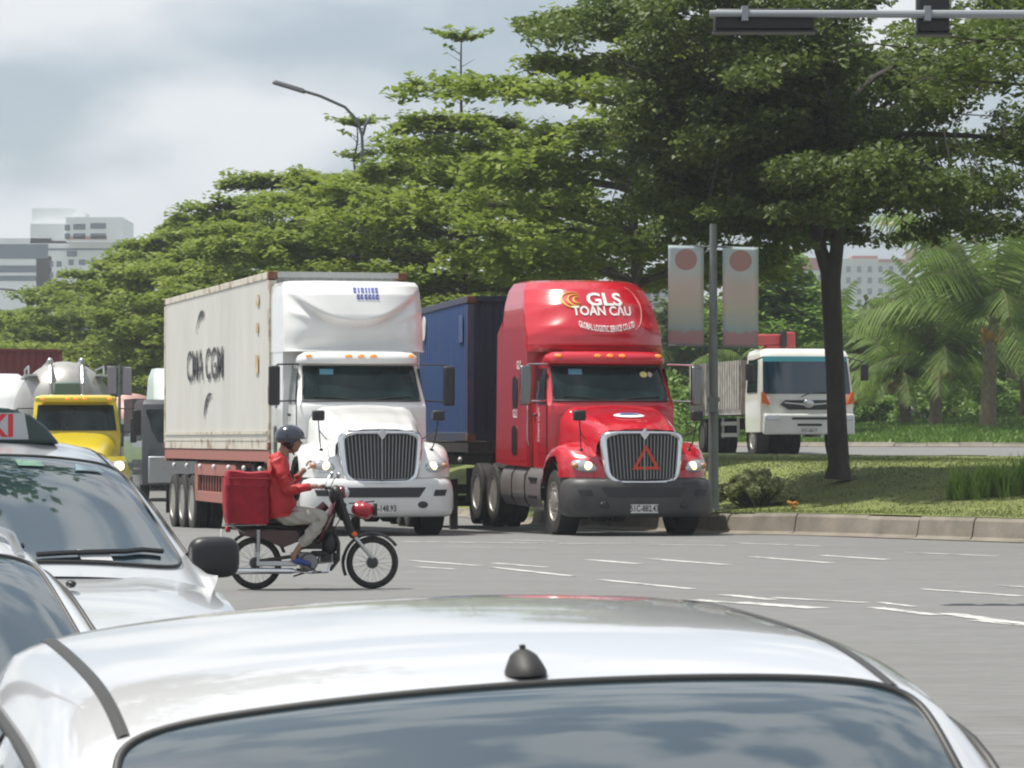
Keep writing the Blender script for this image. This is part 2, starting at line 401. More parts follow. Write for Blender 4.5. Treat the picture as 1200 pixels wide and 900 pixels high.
# ------------------------------------------------------------------ truck parts
def paintmat(name, col, rough=.25, dirt=.25, dirtc=(.2, .18, .15), metal=0, coat=.8, dscale=1.3):
    return mat(name, col, rough, metal, .5, coat, dirt=dirt, dirtc=dirtc, dscale=dscale, dlo=.52, dhi=.85, var=.04, vscale=2, bump=0)
rimst = mat('rim_steel', (.42, .41, .38), .5, .6, dirt=.7, dirtc=(.14, .11, .08), dscale=7, dlo=.42, dhi=.7)
def wheel(parent, x, y, z, r, w, side=1, dual=False, name='wheel', nuts=10):
    """tyre on an X axle; side = which way the dish faces"""
    b = MB(); k = w / 2
    def tyre(c):
        prof = [(r * .60, -k * .80), (r * .66, -k * .98), (r * .82, -k), (r * .95, -k * .92), (r * .985, -k * .72)]
        for i in range(5):
            xx = lerp(-k * .68, k * .68, i / 4); prof += [(r * .965, xx - .012), (r, xx - .008), (r, xx + .008), (r * .965, xx + .012)] if i else [(r, xx)]
        prof += [(r * .985, k * .72), (r * .95, k * .92), (r * .82, k), (r * .66, k * .98), (r * .60, k * .80)]
        b.lathe(prof, (c, 0, 0), n=36)
    tyre(0)
    if dual: tyre(-side * (w + .04))
    t = b.obj(name, rubber, parent, loc=(x, y, z))
    s = side; q = MB()
    q.lathe([(r * .61, s * k * .85), (r * .63, s * k * .98), (r * .59, s * k * .97), (r * .55, s * k * .55), (r * .34, s * k * (.15 if dual else .7)), (r * .30, s * k * (.05 if dual else .8)), (r * .29, s * k * (.3 if dual else .98)), (r * .17, s * k * (.35 if dual else 1.05)), (.001, s * k * (.35 if dual else 1.08))], n=30)
    for i in range(nuts):
        a = 2 * PI * i / nuts; q.lathe([(.017, 0), (.017, s * .035), (.008, s * .045)], (s * k * (.14 if dual else .72), cos(a) * r * .40, sin(a) * r * .40), n=6)
    q.obj('rim', rimst, t)
    return t
def sweep(b, path, prof):
    """path: plan points (x, y); prof: (inset, z); outward = away from +y centre"""
    rings = []; n = len(path)
    for i, (x, y) in enumerate(path):
        a = path[max(i - 1, 0)]; c = path[min(i + 1, n - 1)]; dx, dy = c[0] - a[0], c[1] - a[1]; l = math.hypot(dx, dy)
        rings.append([(x - dy / l * q, y + dx / l * q, z) for q, z in prof])
    return b.rings(rings, cap=False, close=False)
def plan_ring(w, yf, yb, bow, p=4, nf=28, ns=10, nb=10):
    out = []
    for i in range(nf + 1):
        t = -1 + 2 * i / nf; tt = math.copysign(1 - (1 - abs(t)) ** 1.6, t)
        out.append((w * tt, yf + bow * abs(tt) ** p))
    for i in range(1, ns): out.append((w, lerp(yf + bow, yb, i / ns)))
    for i in range(nb + 1): out.append((lerp(w, -w, i / nb), yb))
    for i in range(1, ns): out.append((-w, lerp(yb, yf + bow, i / ns)))
    return out
def stack(b, secs, p=4, deform=None, sub=1, **k):
    full = []
    for (a, c) in zip(secs, secs[1:]):
        for i in range(sub): full.append(tuple(lerp(u, v, i / sub) for u, v in zip(a, c)))
    full.append(secs[-1]); rings = []
    for z, w, yf, yb, bow in full:
        r = [(x, y, z) for x, y in plan_ring(w, yf, yb, bow, p, **k)]
        if deform: r = [deform(Vector(q)) for q in r]
        rings.append(r)
    return b.rings(rings, cap=True)
def plate(parent, text, c, w, h, m=white_plate, tm=black):
    b = MB(); b.box(c, (w, .012, h)); o = b.obj('number_plate', m, parent, bevel=.004)
    t = text_mb(text, h * 1.0, lambda x, y: (c[0] + x * .72, c[1] - .0085, c[2] + y * 1.0)); t.obj('plate_lettering', tm, o, smooth=0, recalc=False)
    return o
def mirror(parent, s, x, y, z0, z1, xp, body, glass=chrome, zt=None, m_arm=None):
    b = MB(); b.box((x, y, (z0 + z1) / 2), (.19, .11, z1 - z0), ty=1); o = b.obj('mirror', body, parent, bevel=.035, bseg=3)
    g_ = MB(); g_.box((x, y + .063, (z0 + z1) / 2), (.15, .008, z1 - z0 - .08)); g_.obj('mirror_glass', chrome, o)
    a = MB()
    for zz in (z1 - .03, z0 + .02):
        a.tube([(xp, y + .25, zz + .06), (x - s * .06, y + .03, zz + .05), (x, y, zz)], .014, 8)
    a.tube([(x, y + .04, z0 + .02), (x, y + .04, z1 - .03)], .014, 8)
    a.obj('mirror_arm', m_arm or black, o)

def tractor(name, label, cat, loc, rz, body, bumperm, skirtm, fair, platetxt, rx=0, group=None, deflector=True, mirrorm=black, lit=True, armm=None, extra=None, tri=False):
    T = thing(name, label, cat, loc, rz, group, rx)
    X0 = 0
    # chassis
    b = MB()
    for s in (-1, 1): b.box((s * .43, 4.4, .80), (.09, 6.6, .26))
    b.box((0, 1.2, .62), (.95, .12, .14)); b.box((0, 5.9, .55), (.7, .14, .14)); b.box((0, 7.2, .55), (.7, .14, .14))
    b.lathe([(.18, -.2), (.2, 0), (.18, .2)], (0, 5.9, .52)); b.lathe([(.18, -.2), (.2, 0), (.18, .2)], (0, 7.2, .52))
    b.box((0, 1.4, .95), (.9, 1.6, .75))
    b.obj('chassis', darkmet, T, bevel=.01)
    b = MB(); b.lathe([(.02, 1.1), (.5, 1.1), (.52, 1.14), (.5, 1.18), (.02, 1.18)], (0, 6.4, 0), axis='Z', n=24); b.obj('fifth_wheel', darkmet, T)
    for s in (-1, 1):
        wheel(T, s * 1.04, 1.32, .52, .52, .30, s)
        wheel(T, s * 1.06, 5.75, .51, .51, .27, s, dual=True); wheel(T, s * 1.06, 7.08, .51, .51, .27, s, dual=True)
        m = MB(); m.box((s * .93, 7.72, .60), (.6, .012, .62)); m.obj('mud_flap', black, T)
    # bumper
    b = MB(); path = [(-1.235, .74), (-1.24, .5), (-1.215, .32), (-1.12, .16), (-.92, .06), (-.6, .01), (-.3, -.015), (0, -.02)]
    path = path + [(-x, y) for x, y in path[-2::-1]]
    sweep(b, path, [(.35, .36), (.10, .30), (.03, .34), (0, .44), (0, .66), (.02, .80), (.05, .88), (.12, .92), (.3, .93)])
    bo = b.obj('bumper', bumperm, T, smooth=50)
    b = MB()
    def bp(u, v, x0, x1, z0, z1, o=.012):
        x = lerp(x0, x1, v); a = abs(x); y = interp(a, [(0, -.02), (.3, -.015), (.6, .01), (.92, .06), (1.12, .16)])
        z = lerp(z0, z1, u); y += interp(z, [(.34, .03), (.44, 0), (.66, 0), (.8, .02)])
        return (x, y - o, z)
    b.grid(lambda u, v: bp(u, v, -.60 - .12 * u, .60 + .12 * u, .62, .78), 3, 20)
    for s in (-1, 1):
        b.grid(lambda u, v: bp(u, v, s * (.84 + .03 * u), s * (1.04 + .04 * u), .64, .74), 2, 6)
        b.ell((s * .66, bp(0, .5, s * .66, s * .66, .5, .5)[1] + .005, .50), (.085, .02, .055))
    b.obj('air_intake', black, bo)
    plate(bo, platetxt, (-.02, -.045, .44), .46, .14)
    # hood
    def hood(u, v):
        vv = v * 2 - 1; a = abs(vv)
        w = lerp(.70, .90, u ** .8); zt = interp(u, [(0, 1.72), (.15, 1.80), (.55, 1.96), (1, 2.10)])
        x = w * math.copysign(interp(a, [(0, 0), (.25, .42), (.5, .74), (.66, .90), (.8, 1.0), (1, 1.06)]), vv)
        z = zt - interp(a, [(0, 0), (.25, .012), (.5, .05), (.66, .12), (.8, .26), (1, .85)])
        z += .03 * sst(.35, .55, a) * (1 - sst(.6, .75, a)) * (1 - u * .5)
        y = .16 + 1.85 * u + .22 * (abs(x) / w) ** 3 * (1 - u)
        return (x, y, z)
    b = MB(); b.grid(hood, 18, 40)
    b.grid(lambda u, v: (lerp(-1, 1, v) * lerp(.66, .745, u), .20 + .16 * abs(2 * v - 1) ** 3, lerp(.88, hood(0, v)[2] if .3 < v < .7 else min(hood(0, v)[2], 1.5), u)), 6, 20)
    ho = b.obj('hood', body, T, smooth=50)
    # grille
    def gp(u, v, o):       # u up, v across
        w = lerp(.585, .665, u); x = lerp(-w, w, v); q = abs(x) / w
        z = lerp(.86, 1.66, u); y = .045 + .05 * u + .13 * (abs(x) / .66) ** 2.2 - o
        return Vector((x, y, z))
    def outline(sc, n=44):
        pts = []
        for k in range(n):
            a = 2 * PI * k / n; c, s_ = cos(a), sin(a); e = .30
            qx = math.copysign(abs(c) ** e, c); qz = math.copysign(abs(s_) ** (e if s_ > 0 else .42), s_)
            pts.append((.5 + qx * .5 * sc[0], .5 + qz * .5 * sc[1]))
        return pts
    fr = MB(); rings = []
    for sc, o in (((1.06, 1.06), -.03), ((1.05, 1.055), .03), ((1.0, 1.0), .05), ((.93, .92), .03), ((.92, .91), -.03)):
        rings.append([gp(v, u, o) for u, v in outline(sc)])
    fr.rings(rings, cap=False); go = fr.obj('grille', chrome if body != 'x' else chrome, T, smooth=60)
    b = MB(); b.rings([[gp(v, u, -.02) for u, v in outline((.98, .98))], [gp(.5, .5, -.02)] * 44], cap=False); b.obj('grille_mesh', black, go, smooth=0)
    b = MB(); nb = 21
    for i in range(nb):
        v = .045 + .91 * i / (nb - 1); e = 1 if 0 < i < nb - 1 else .86
        pts = [gp(lerp(.07, .94, k / 6) if e == 1 else lerp(.15, .9, k / 6), v, .012) for k in range(7)]
        b.tube(pts, .010, 6)
    b.tube([gp(lerp(.05, .95, k / 6), .5, .03) for k in range(7)], .017, 6)
    b.obj('grille_bars', barm, go)
    b = MB(); c = gp(.97, .5, .075); b.prism([(c.x - .075, c.z), (c.x, c.z - .10), (c.x + .075, c.z), (c.x, c.z + .10)], c.y - .01, c.y + .02); b.obj('emblem', chrome, go, bevel=.008)
    # fenders, headlights
    for s in (-1, 1):
        prof = [(.20, .93), (.22, 1.08), (.36, 1.26), (.62, 1.41), (1.0, 1.50), (1.4, 1.48), (1.78, 1.36), (2.02, 1.14), (2.10, .94), (2.12, .80)]
        def fen(u, v):
            t = u * (len(prof) - 1); i = min(int(t), len(prof) - 2); y, z = lerp(prof[i][0], prof[i + 1][0], t - i), lerp(prof[i][1], prof[i + 1][1], t - i)
            x = lerp(.60, 1.235, interp(v, [(0, 0), (.3, .4), (.6, .75), (.8, .93), (.9, .985), (1, 1)]))
            drop = interp(v, [(0, -.02), (.3, 0), (.6, .035), (.8, .10), (.9, .16), (1, .24)])
            cy, cz = 1.32, .78; dx, dz = y - cy, z - cz; l = math.hypot(dx, dz)
            fr_ = max(0, 1 - (y - .2) / .8); yb = .36 * ((x - .6) / .63) ** 2.2 * fr_
            k = 1 - drop / l
            return (s * x, cy + dx * k + yb, cz + dz * k if z > .95 else z)
        b = MB(); b.grid(fen, 27, 14); b.obj('fender', body, T, smooth=60)
        b = MB(); b.lathe([(.60, -.2), (.62, .12)], (s * 1.0, 1.32, .56), n=30, cap=False); b.obj('wheel_arch', black, T)
        R = Matrix.Rotation(s * rad(24), 3, 'Z') @ Matrix.Rotation(rad(-24), 3, 'X') @ Matrix.Rotation(s * rad(-12), 3, 'Y')
        b = MB(); b.ell((s * .93, .335, 1.115), (.225, .085, .105), R); hl = b.obj('headlight', lensm, T)
        b = MB(); b.ell((s * .88, .262, 1.12), (.078, .045, .072), R); b.obj('headlamp_bulb', lampon, hl)
        b = MB(); b.ell((s * 1.07, .335, 1.12), (.06, .05, .05), R); b.obj('turn_signal', mat('turn_lens', (.45, .22, .1), .2), hl)
        # hood mirror on stalk
        b = MB(); b.box((s * .98, .42, 1.93), (.20, .13, .17)); hm = b.obj('hood_mirror', black, T, bevel=.03)
        b = MB(); b.tube([(s * .98, .42, 1.86), (s * .94, .5, 1.5), (s * .90, .62, 1.36)], .011, 6); b.tube([(s * .97, .45, 1.7), (s * .8, .8, 1.55), (s * .74, .95, 1.56)], .010, 6)
        b.ell((s * .90, .62, 1.37), (.04, .04, .03)); b.obj('mirror_stalk', black, hm)
    # cab
    cabsec = [(.98, 1.06, 2.0, 3.3, .10), (1.5, 1.08, 1.98, 3.3, .12), (2.06, 1.08, 1.96, 3.3, .17), (2.14, 1.075, 2.0, 3.3, .2), (2.74, 1.0, 2.42, 3.3, .2), (2.80, .98, 2.44, 3.3, .2), (2.90, .94, 2.55, 3.3, .2), (2.95, .8, 2.8, 3.3, .1)]
    b = MB(); stack(b, cabsec, sub=3); b.obj('cab', body, T, smooth=40)
    def wsp(u, v, o=.014):
        z = lerp(2.16, 2.735, u); w = lerp(1.07, 1.0, (z - 2.14) / .6); yf = lerp(2.0, 2.42, (z - 2.14) / .6)
        tt = (2 * v - 1) * lerp(.925, .93, u); return Vector((w * tt, yf + .2 * abs(tt) ** 4 - o, z))
    b = MB(); b.grid(wsp, 8, 26); b.obj('windshield', glassd, T)
    b = MB()
    ol = [wsp(0, i / 20, .02) for i in range(21)] + [wsp(1, 1 - i / 20, .02) for i in range(21)]
    b.tube(ol + ol[:2], .016, 5, cap=False)
    for s in (-1, 1): b.tube([wsp(.02, .5 + s * .03, .03), wsp(.10, .5 + s * .25, .035), wsp(.13, .5 + s * .42, .03)], .009, 5)
    b.obj('wiper_and_seal', black, T)
    b = MB(); c = wsp(.86, .22, .02); b.grid(lambda u, v: wsp(lerp(.76, .92, u), lerp(.14, .26, v), .02), 2, 3); b.obj('sticker', mat('sticker_blue', (.12, .33, .45), .5), T)
    # visor
    b = MB()
    sweep(b, [(-1.03, 2.75), (-1.02, 2.5), (-.95, 2.36), (-.8, 2.28), (-.4, 2.22), (0, 2.2), (.4, 2.22), (.8, 2.28), (.95, 2.36), (1.02, 2.5), (1.03, 2.75)], [(.25, 2.80), (.02, 2.78), (0, 2.83), (.03, 2.91), (.12, 2.97), (.6, 3.0)])
    vo = b.obj('sun_visor', body, T, smooth=60)
    for x in (-.86, -.21, 0, .21, .86):
        y = interp(abs(x), [(0, 2.2), (.4, 2.22), (.8, 2.28), (.95, 2.36)]); b = MB(); b.ell((x, y + .03, 2.91), (.06, .045, .028)); b.obj('marker_lamp', amber, vo)
    # doors
    for s in (-1, 1):
        b = MB(); b.grid(lambda u, v: (s * lerp(1.088, 1.03, max(0, u - .0) ** 1.5), lerp(2.36 + .12 * u, 3.14, v), lerp(2.10, 2.70, u)), 4, 4); b.obj('side_window', glassd, T)
        b = MB(); yy = [(2.22, 1.02), (3.22, 1.02), (3.22, 2.76), (2.52, 2.76), (2.22, 2.06), (2.22, 1.02)]
        b.tube([(s * (1.086 if z < 2.1 else 1.0 + .012 + (2.76 - z) * .11), y, z) for y, z in yy], .007, 4); b.obj('door_seam', black, T)
        b = MB(); b.box((s * 1.10, 3.05, 1.92), (.03, .18, .045)); b.obj('door_handle', mirrorm, T, bevel=.01)
        b = MB(); b.tube([(s * 1.13, 3.27, 1.4), (s * 1.16, 3.27, 1.5), (s * 1.16, 3.27, 2.4), (s * 1.13, 3.27, 2.5)], .014, 6); b.obj('grab_handle', chrome, T)
        mirror(T, s, s * 1.47, 2.12, 2.08, 2.74, s * 1.03, mirrorm, m_arm=armm)
        # skirts, tanks, steps
        b = MB(); b.grid(lambda u, v: (s * (1.18 - .10 * abs(2 * u - 1) ** 3 + .02), lerp(2.16, 5.1, v), lerp(.36, 1.02, u)), 8, 12)
        b.grid(lambda u, v: (s * lerp(.7, 1.10, u), lerp(2.16, 5.1, v), 1.03), 2, 3); b.grid(lambda u, v: (s * lerp(.7, 1.10, v), 5.1, lerp(.4, 1.02, u)), 2, 3); b.grid(lambda u, v: (s * lerp(.7, 1.1, v), 2.16, lerp(.4, 1.02, u)), 2, 3)
        b.obj('side_skirt', skirtm, T, smooth=60)
        b = MB()
        for yy in (3.28, 3.3, 4.25): b.tube([(s * 1.105, yy, .37), (s * 1.195, yy, .5), (s * 1.205, yy, .7), (s * 1.195, yy, .9), (s * 1.105, yy, 1.02)], .012, 4)
        b.obj('skirt_seam', black, T)
        for zz in (.55, .85):
            b = MB(); b.box((s * 1.19, 2.7, zz), (.06, .5, .05)); b.obj('step', black, T)
    # sleeper and fairing
    if fair:
        secs, pw, dfm = fair
        b = MB(); stack(b, [(1.04, 1.17, 3.26, 5.15, .03), (2.6, 1.17, 3.24, 5.15, .04), (2.98, 1.17, 3.22, 5.15, .05)], sub=2); b.obj('sleeper', body, T, smooth=40)
        b = MB(); stack(b, secs, p=pw, deform=dfm, sub=12, nf=70); fo = b.obj('roof_fairing', body, T, smooth=60)
        b = MB(); b.grid(lambda u, v: (lerp(-.95, .95, v), lerp(2.78, 3.1, u), 2.99), 1, 1); b.obj('roof_gap', black, T)
        for s in (-1, 1):
            b = MB(); sp = [(.5 + .5 * math.copysign(abs(cos(a)) ** .5, cos(a)), .5 + .5 * math.copysign(abs(sin(a)) ** .5, sin(a))) for a in [2 * PI * k / 24 for k in range(24)]]
            b.prism([(lerp(3.95, 4.32, u), lerp(2.02, 2.56, v)) for u, v in sp], s * 1.171, s * 1.182, 'X'); b.obj('sleeper_window', glassd, T)
            b = MB(); b.prism([(lerp(3.98, 4.36, u), lerp(1.22, 1.72, v)) for u, v in sp], s * 1.171, s * 1.18, 'X')
            for k in range(9): b.box((s * 1.185, 4.17, 1.27 + .05 * k), (.012, .3, .018))
            b.obj('vent_panel', black, T)
            b = MB(); b.prism([(5.15, 1.06), (5.6, 1.06), (5.5, 3.3), (5.15, 3.5)], s * 1.15, s * 1.17, 'X'); b.obj('side_extender', body, T)
    else:
        b = MB(); b.box((0, 3.7, 2.0), (2.0, .9, 1.8)); b.obj('cab_rear', body, T, bevel=.05)
    return T, (fo if fair else None), bo

barm = mat('grille_bar_metal', (.26, .26, .26), .35, .8)
red = paintmat('red_truck_paint', (.50, .008, .022), .22, dirt=.10, dirtc=(.3, .06, .05))
whitep = paintmat('white_truck_paint', (.76, .76, .74), .25, dirt=.25, dirtc=(.5, .49, .46))
whiteb = paintmat('white_bumper_paint', (.66, .66, .65), .35, dirt=.5, dirtc=(.38, .36, .33))
greyb = mat('grey_bumper_plastic', (.035, .035, .038), .5, dirt=.7, dirtc=(.12, .11, .10), dscale=1.8, dlo=.4, dhi=.8)
skirtg = mat('grey_skirt', (.15, .14, .14), .4, coat=.3, dirt=.6, dirtc=(.26, .22, .18), dscale=1.6, dlo=.4, dhi=.8)
skirtw = mat('white_skirt', (.5, .5, .48), .4, dirt=.6, dirtc=(.28, .25, .22), dscale=1.6, dlo=.4, dhi=.8)

# red truck
def dred(q):
    if q.z > 3.05 and q.y < 4.6:                       # two swept ridges on the flanks of the fairing
        for k, (z0, a) in enumerate(((3.38, .022), (3.72, .02))):
            zz = z0 + .28 * (1 - min(1, abs(q.x) / 1.17)) - .10 * abs(q.x); q = q + Vector((0, -a * math.exp(-((q.z - zz) / .085) ** 2) * sst(.3, .9, abs(q.x)), 0))
        q = q + Vector((0, .06 * (1 - sst(3.05, 3.3, q.z)), 0))
    return q
redf = ([(2.98, 1.17, 2.72, 5.15, .45), (3.1, 1.17, 2.62, 5.15, .55), (3.4, 1.165, 2.74, 5.15, .62), (3.8, 1.12, 3.02, 5.15, .68), (4.05, 1.05, 3.28, 5.15, .7), (4.17, .97, 3.5, 5.12, .72), (4.21, .85, 3.75, 5.0, .6)], 2.6, dred)
RED, rfo, rbo = tractor('semi_truck', 'red long-nosed semi truck with dark grey bumper and a warning triangle on its grille', 'truck', (2.13, 56.0, 0), rad(13.2), red, greyb, skirtg, redf,
                   '51C-882.43', rx=rad(.9), group='long-nosed semi trucks waiting at the junction', mirrorm=mat('mirror_shell', (.22, .22, .22), .25, 1), armm=chrome)
# writing on the red fairing, laid on its curved front
def rf_y(x, z):
    s_ = redf[0]
    for a, c in zip(s_, s_[1:]):
        if z <= c[0]:
            t = (z - a[0]) / (c[0] - a[0]); w, yf, bow = lerp(a[1], c[1], t), lerp(a[2], c[2], t), lerp(a[4], c[4], t); break
    tt = min(1, abs(x) / w); return dred(Vector((x, yf + bow * tt ** 2.6, z))).y
wht = mat('white_lettering', (.75, .72, .70), .5); yel = mat('gold_lettering', (.75, .5, .08), .45)
def onfair(b, name, m, parent): return b.obj(name, m, parent, smooth=0, recalc=False)
def ff(cx, cz, sx=1, curve=0, shear=0): return lambda x, y: (cx + x * sx + shear * y, rf_y(cx + x * sx, cz + y + curve * x * x) - .018, cz + y + curve * x * x)
onfair(text_mb('GLS', .30, ff(.12, 3.86, 1.25), sub=.06), 'lettering', wht, rfo)
onfair(text_mb('TOÀN CẦU', .215, ff(.06, 3.665, .92), sub=.06), 'lettering', wht, rfo)
onfair(text_mb('GLOBAL LOGISTIC SERVICE CO.,LTD', .15, ff(.10, 3.36, .40, .06), sub=.05), 'lettering', wht, rfo)
b = MB()
for k, r_ in enumerate((.15, .105, .06)):
    pts = []
    for i in range(15):
        a = rad(60 + 235 * i / 14); x, z = -.40 + k * .035 + r_ * 1.25 * cos(a), 3.855 + r_ * .9 * sin(a); pts.append((x, rf_y(x, z) - .012, z))
    b.tube(pts, [.004 + .014 * sin(PI * i / 14) for i in range(15)], 6)
b.obj('swirl_logo', yel, rfo)
b = MB(); pts = []
for i in range(24):
    a = rad(-75 + 150 * i / 23); x, z = .50 + .30 * cos(a), 3.72 + .38 * sin(a); pts.append((x, rf_y(x, z) - .006, z))
b.tube(pts, .008, 5); b.obj('swirl_line', mat('pale_red_line', (.6, .22, .22), .5), rfo)
# side writing, triangle, stickers, hood badge
for (y, z, s_, w_) in ((3.85, 2.75, 'GLS', .3), (4.12, 1.92, 'GLS', .26)):
    text_mb(s_, .2, lambda x, q: (-1.178, y - x, z + q)).obj('side_lettering', wht, RED, smooth=0, recalc=False)
text_mb('TOÀN CẦU', .11, lambda x, q: (-1.10, 2.72 - q, 1.75 + x)).obj('side_lettering', wht, RED, smooth=0, recalc=False)
tri = MB(); R0, R1 = .27, .17
o3 = [(R0 * cos(rad(90 + 120 * k)), R0 * sin(rad(90 + 120 * k))) for k in range(3)]; i3 = [(R1 * cos(rad(90 + 120 * k)), R1 * sin(rad(90 + 120 * k))) for k in range(3)]
cx, cz, cy = 0.03, 1.20, .0
for k in range(3):
    a, c = o3[k], o3[(k + 1) % 3]; d, e = i3[(k + 1) % 3], i3[k]
    tri.prism([(cx + p_[0], cz + p_[1]) for p_ in (a, c, d, e)], cy + .03, cy + .05)
tag(tri.obj('warning_triangle', mat('triangle_red', (.60, .05, .02), .35, emit=(1, .1, .02), estr=0), smooth=0, bevel=.004), 'red-orange reflective warning triangle hung on the chrome grille of the red truck', 'warning triangle')
TRI = bpy.context.scene.objects['warning_triangle']; TRI.matrix_world = Matrix.Translation((2.13, 56, 0)) @ Matrix.Rotation(rad(13.2), 4, 'Z') @ Matrix.Rotation(rad(.9), 4, 'X')
b = MB(); b.ell((0, 1.0, 1.925), (.26, .20, .02), Matrix.Rotation(rad(8), 3, 'X')); b.obj('hood_badge', wht, RED)
b = MB(); b.grid(lambda u, v: (lerp(-.16, .16, v), lerp(.93, 1.05, u), 1.952 + .016 * u), 1, 1); b.obj('badge_lettering', mat('badge_blue', (.03, .12, .35), .5), RED)
for k, (x, c) in enumerate(((.60, (.7, .65, .2)), (.70, (.7, .5, .5)), (.80, (.8, .3, .03)), (.66, (.6, .6, .55)))):
    b = MB(); b.ell((x, 2.30 + .06 * k, 2.60 - (.06 if k == 3 else 0)), (.065, .008, .06), Matrix.Rotation(rad(-35), 3, 'X')); b.obj('sticker', mat('sticker%d' % k, c, .5), RED)

# white truck
def dwhite(q):
    if q.z > 3.0 and q.y < 4.4:
        ax = min(1, abs(q.x) / 1.18); zs = 3.44 + .62 * ax ** 2.0; k_ = (1 - .85 * sst(.45, 1, ax)) * (1 - sst(1.4, 2.2, q.y - 2.5))
        up = sst(zs - .06, zs + .06, q.z)
        q = q + Vector((0, .21 * (1 - up) * k_, 0))
        zl = 3.44 + .26 * (ax - .45) / .55
        q = q + Vector((0, -.03 * math.exp(-((q.z - zl) / .06) ** 2) * sst(.40, .62, ax) * (1 - sst(.88, .99, ax)), 0))
        q = q + Vector((0, .08 * (1 - sst(3.0, 3.4, q.z)), 0))
    return q
whitef = ([(2.98, 1.18, 2.50, 5.15, .36), (3.2, 1.18, 2.52, 5.15, .42), (3.6, 1.18, 2.62, 5.15, .46), (3.95, 1.175, 2.78, 5.15, .46), (4.10, 1.16, 2.92, 5.15, .44), (4.17, 1.12, 3.05, 5.1, .4), (4.19, 1.0, 3.3, 5.0, .3)], 4, dwhite)
WHI, wfo, wbo = tractor('semi_truck', 'white long-nosed semi truck with white bumper and blue marks on its roof fairing', 'truck', (-2.08, 56.0, 0), rad(11.5), whitep, whiteb, skirtw, whitef,
                   '51C-148.93', rx=rad(.9), group='long-nosed semi trucks waiting at the junction')
blm = mat('faded_blue_marks', (.10, .12, .42), .5, var=.3, vscale=18)
b = MB()
def wf_y(x, z):
    s_ = whitef[0]
    for a, c in zip(s_, s_[1:]):
        if z <= c[0]:
            t = (z - a[0]) / (c[0] - a[0]); w, yf, bow = lerp(a[1], c[1], t), lerp(a[2], c[2], t), lerp(a[4], c[4], t); break
    return dwhite(Vector((x, yf + bow * min(1, abs(x) / w) ** 4, z))).y
mk = [(0, .05, 1), (.075, .03, 1), (.13, .05, 1), (.2, .035, 1), (.255, .03, 1), (.305, .05, 1), (.37, .05, 1), (.03, .05, 0), (.095, .04, 0), (.16, .05, 0), (.225, .05, 0), (.29, .045, 0), (.35, .055, 0)]
for x_, w_, r_ in mk:
    for (za, zb_) in ((0, .035), (.05, .09)):
        z0 = 3.86 + r_ * .115; x0 = -.02 + x_ - .02 * r_
        b.grid(lambda u, v: (x0 + w_ * v, wf_y(x0 + w_ * v, z0 + lerp(za, zb_, u)) - .012, z0 + lerp(za, zb_, u)), 1, 1)
    b.grid(lambda u, v: (x0 + .018 * v, wf_y(x0, z0 + .09 * u) - .012, z0 + .09 * u), 1, 1)
b.obj('roof_marks', blm, wfo, smooth=0)

# ------------------------------------------------------------------ containers
rust = mat('rust', (.16, .07, .035), .9, var=.4, vscale=9)
def container(name, label, loc, rz, Lc, H, m, rail, front_m, group, depth=.03, pitch=.26, post_w=.12, wd=2.44):
    C_ = thing(name, label, 'container', loc, rz, group)
    hw = wd / 2
    def corr(n0, x0, x1, fn):
        ps = []; x = x0
        while x < x1 - .01:
            for dx, d in ((0, 0), (pitch * .30, 0), (pitch * .5, 1), (pitch * .8, 1)): 
                if x + dx < x1: ps.append((x + dx, d))
            x += pitch
        ps.append((x1, 0)); return ps
    for s in (-1, 1):
        b = MB(); ps = corr(0, post_w, Lc - post_w, None)
        b.rings([[(s * (hw - .012 - depth * d), y, z) for z in (.16, H - .12)] for y, d in ps], cap=False, close=False)
        b.obj('side_panel', m, C_, smooth=0)
        b = MB(); b.box((s * (hw - .04), Lc / 2, .08), (.08, Lc, .16)); b.box((s * (hw - .04), Lc / 2, H - .06), (.08, Lc, .12)); b.obj('side_rail', rail, C_, bevel=.008)
        for y in (post_w / 2, Lc - post_w / 2):
            b = MB(); b.box((s * (hw - post_w / 2), y, H / 2), (post_w, post_w, H - .3)); b.obj('corner_post', rail, C_, bevel=.01)
        for y in (.08, Lc - .08):
            for z in (.065, H - .065):
                b = MB(); b.box((s * (hw - .08), y, z), (.17, .17, .135)); b.obj('corner_casting', rust, C_, bevel=.012)
    for y, mm, nm in ((0.03, front_m, 'front_panel'), (Lc - .03, m, 'door_panel')):
        b = MB(); ps = corr(0, -hw + .12, hw - .12, None)
        b.rings([[(x, y + (.02 + depth * d) * (1 if y < 1 else -1), z) for z in (.16, H - .1)] for x, d in ps], cap=False, close=False)
        b.box((0, y, .08), (wd - .3, .08, .16)); b.box((0, y, H - .05), (wd - .3, .08, .10)); b.obj(nm, mm, C_, smooth=0)
    b = MB(); b.box((0, Lc / 2, H - .03), (wd - .16, Lc - .1, .03)); b.obj('roof_panel', m, C_)
    b = MB(); b.box((0, Lc / 2, .12), (wd - .2, Lc - .2, .06)); b.obj('floor_frame', darkmet, C_)
    return C_
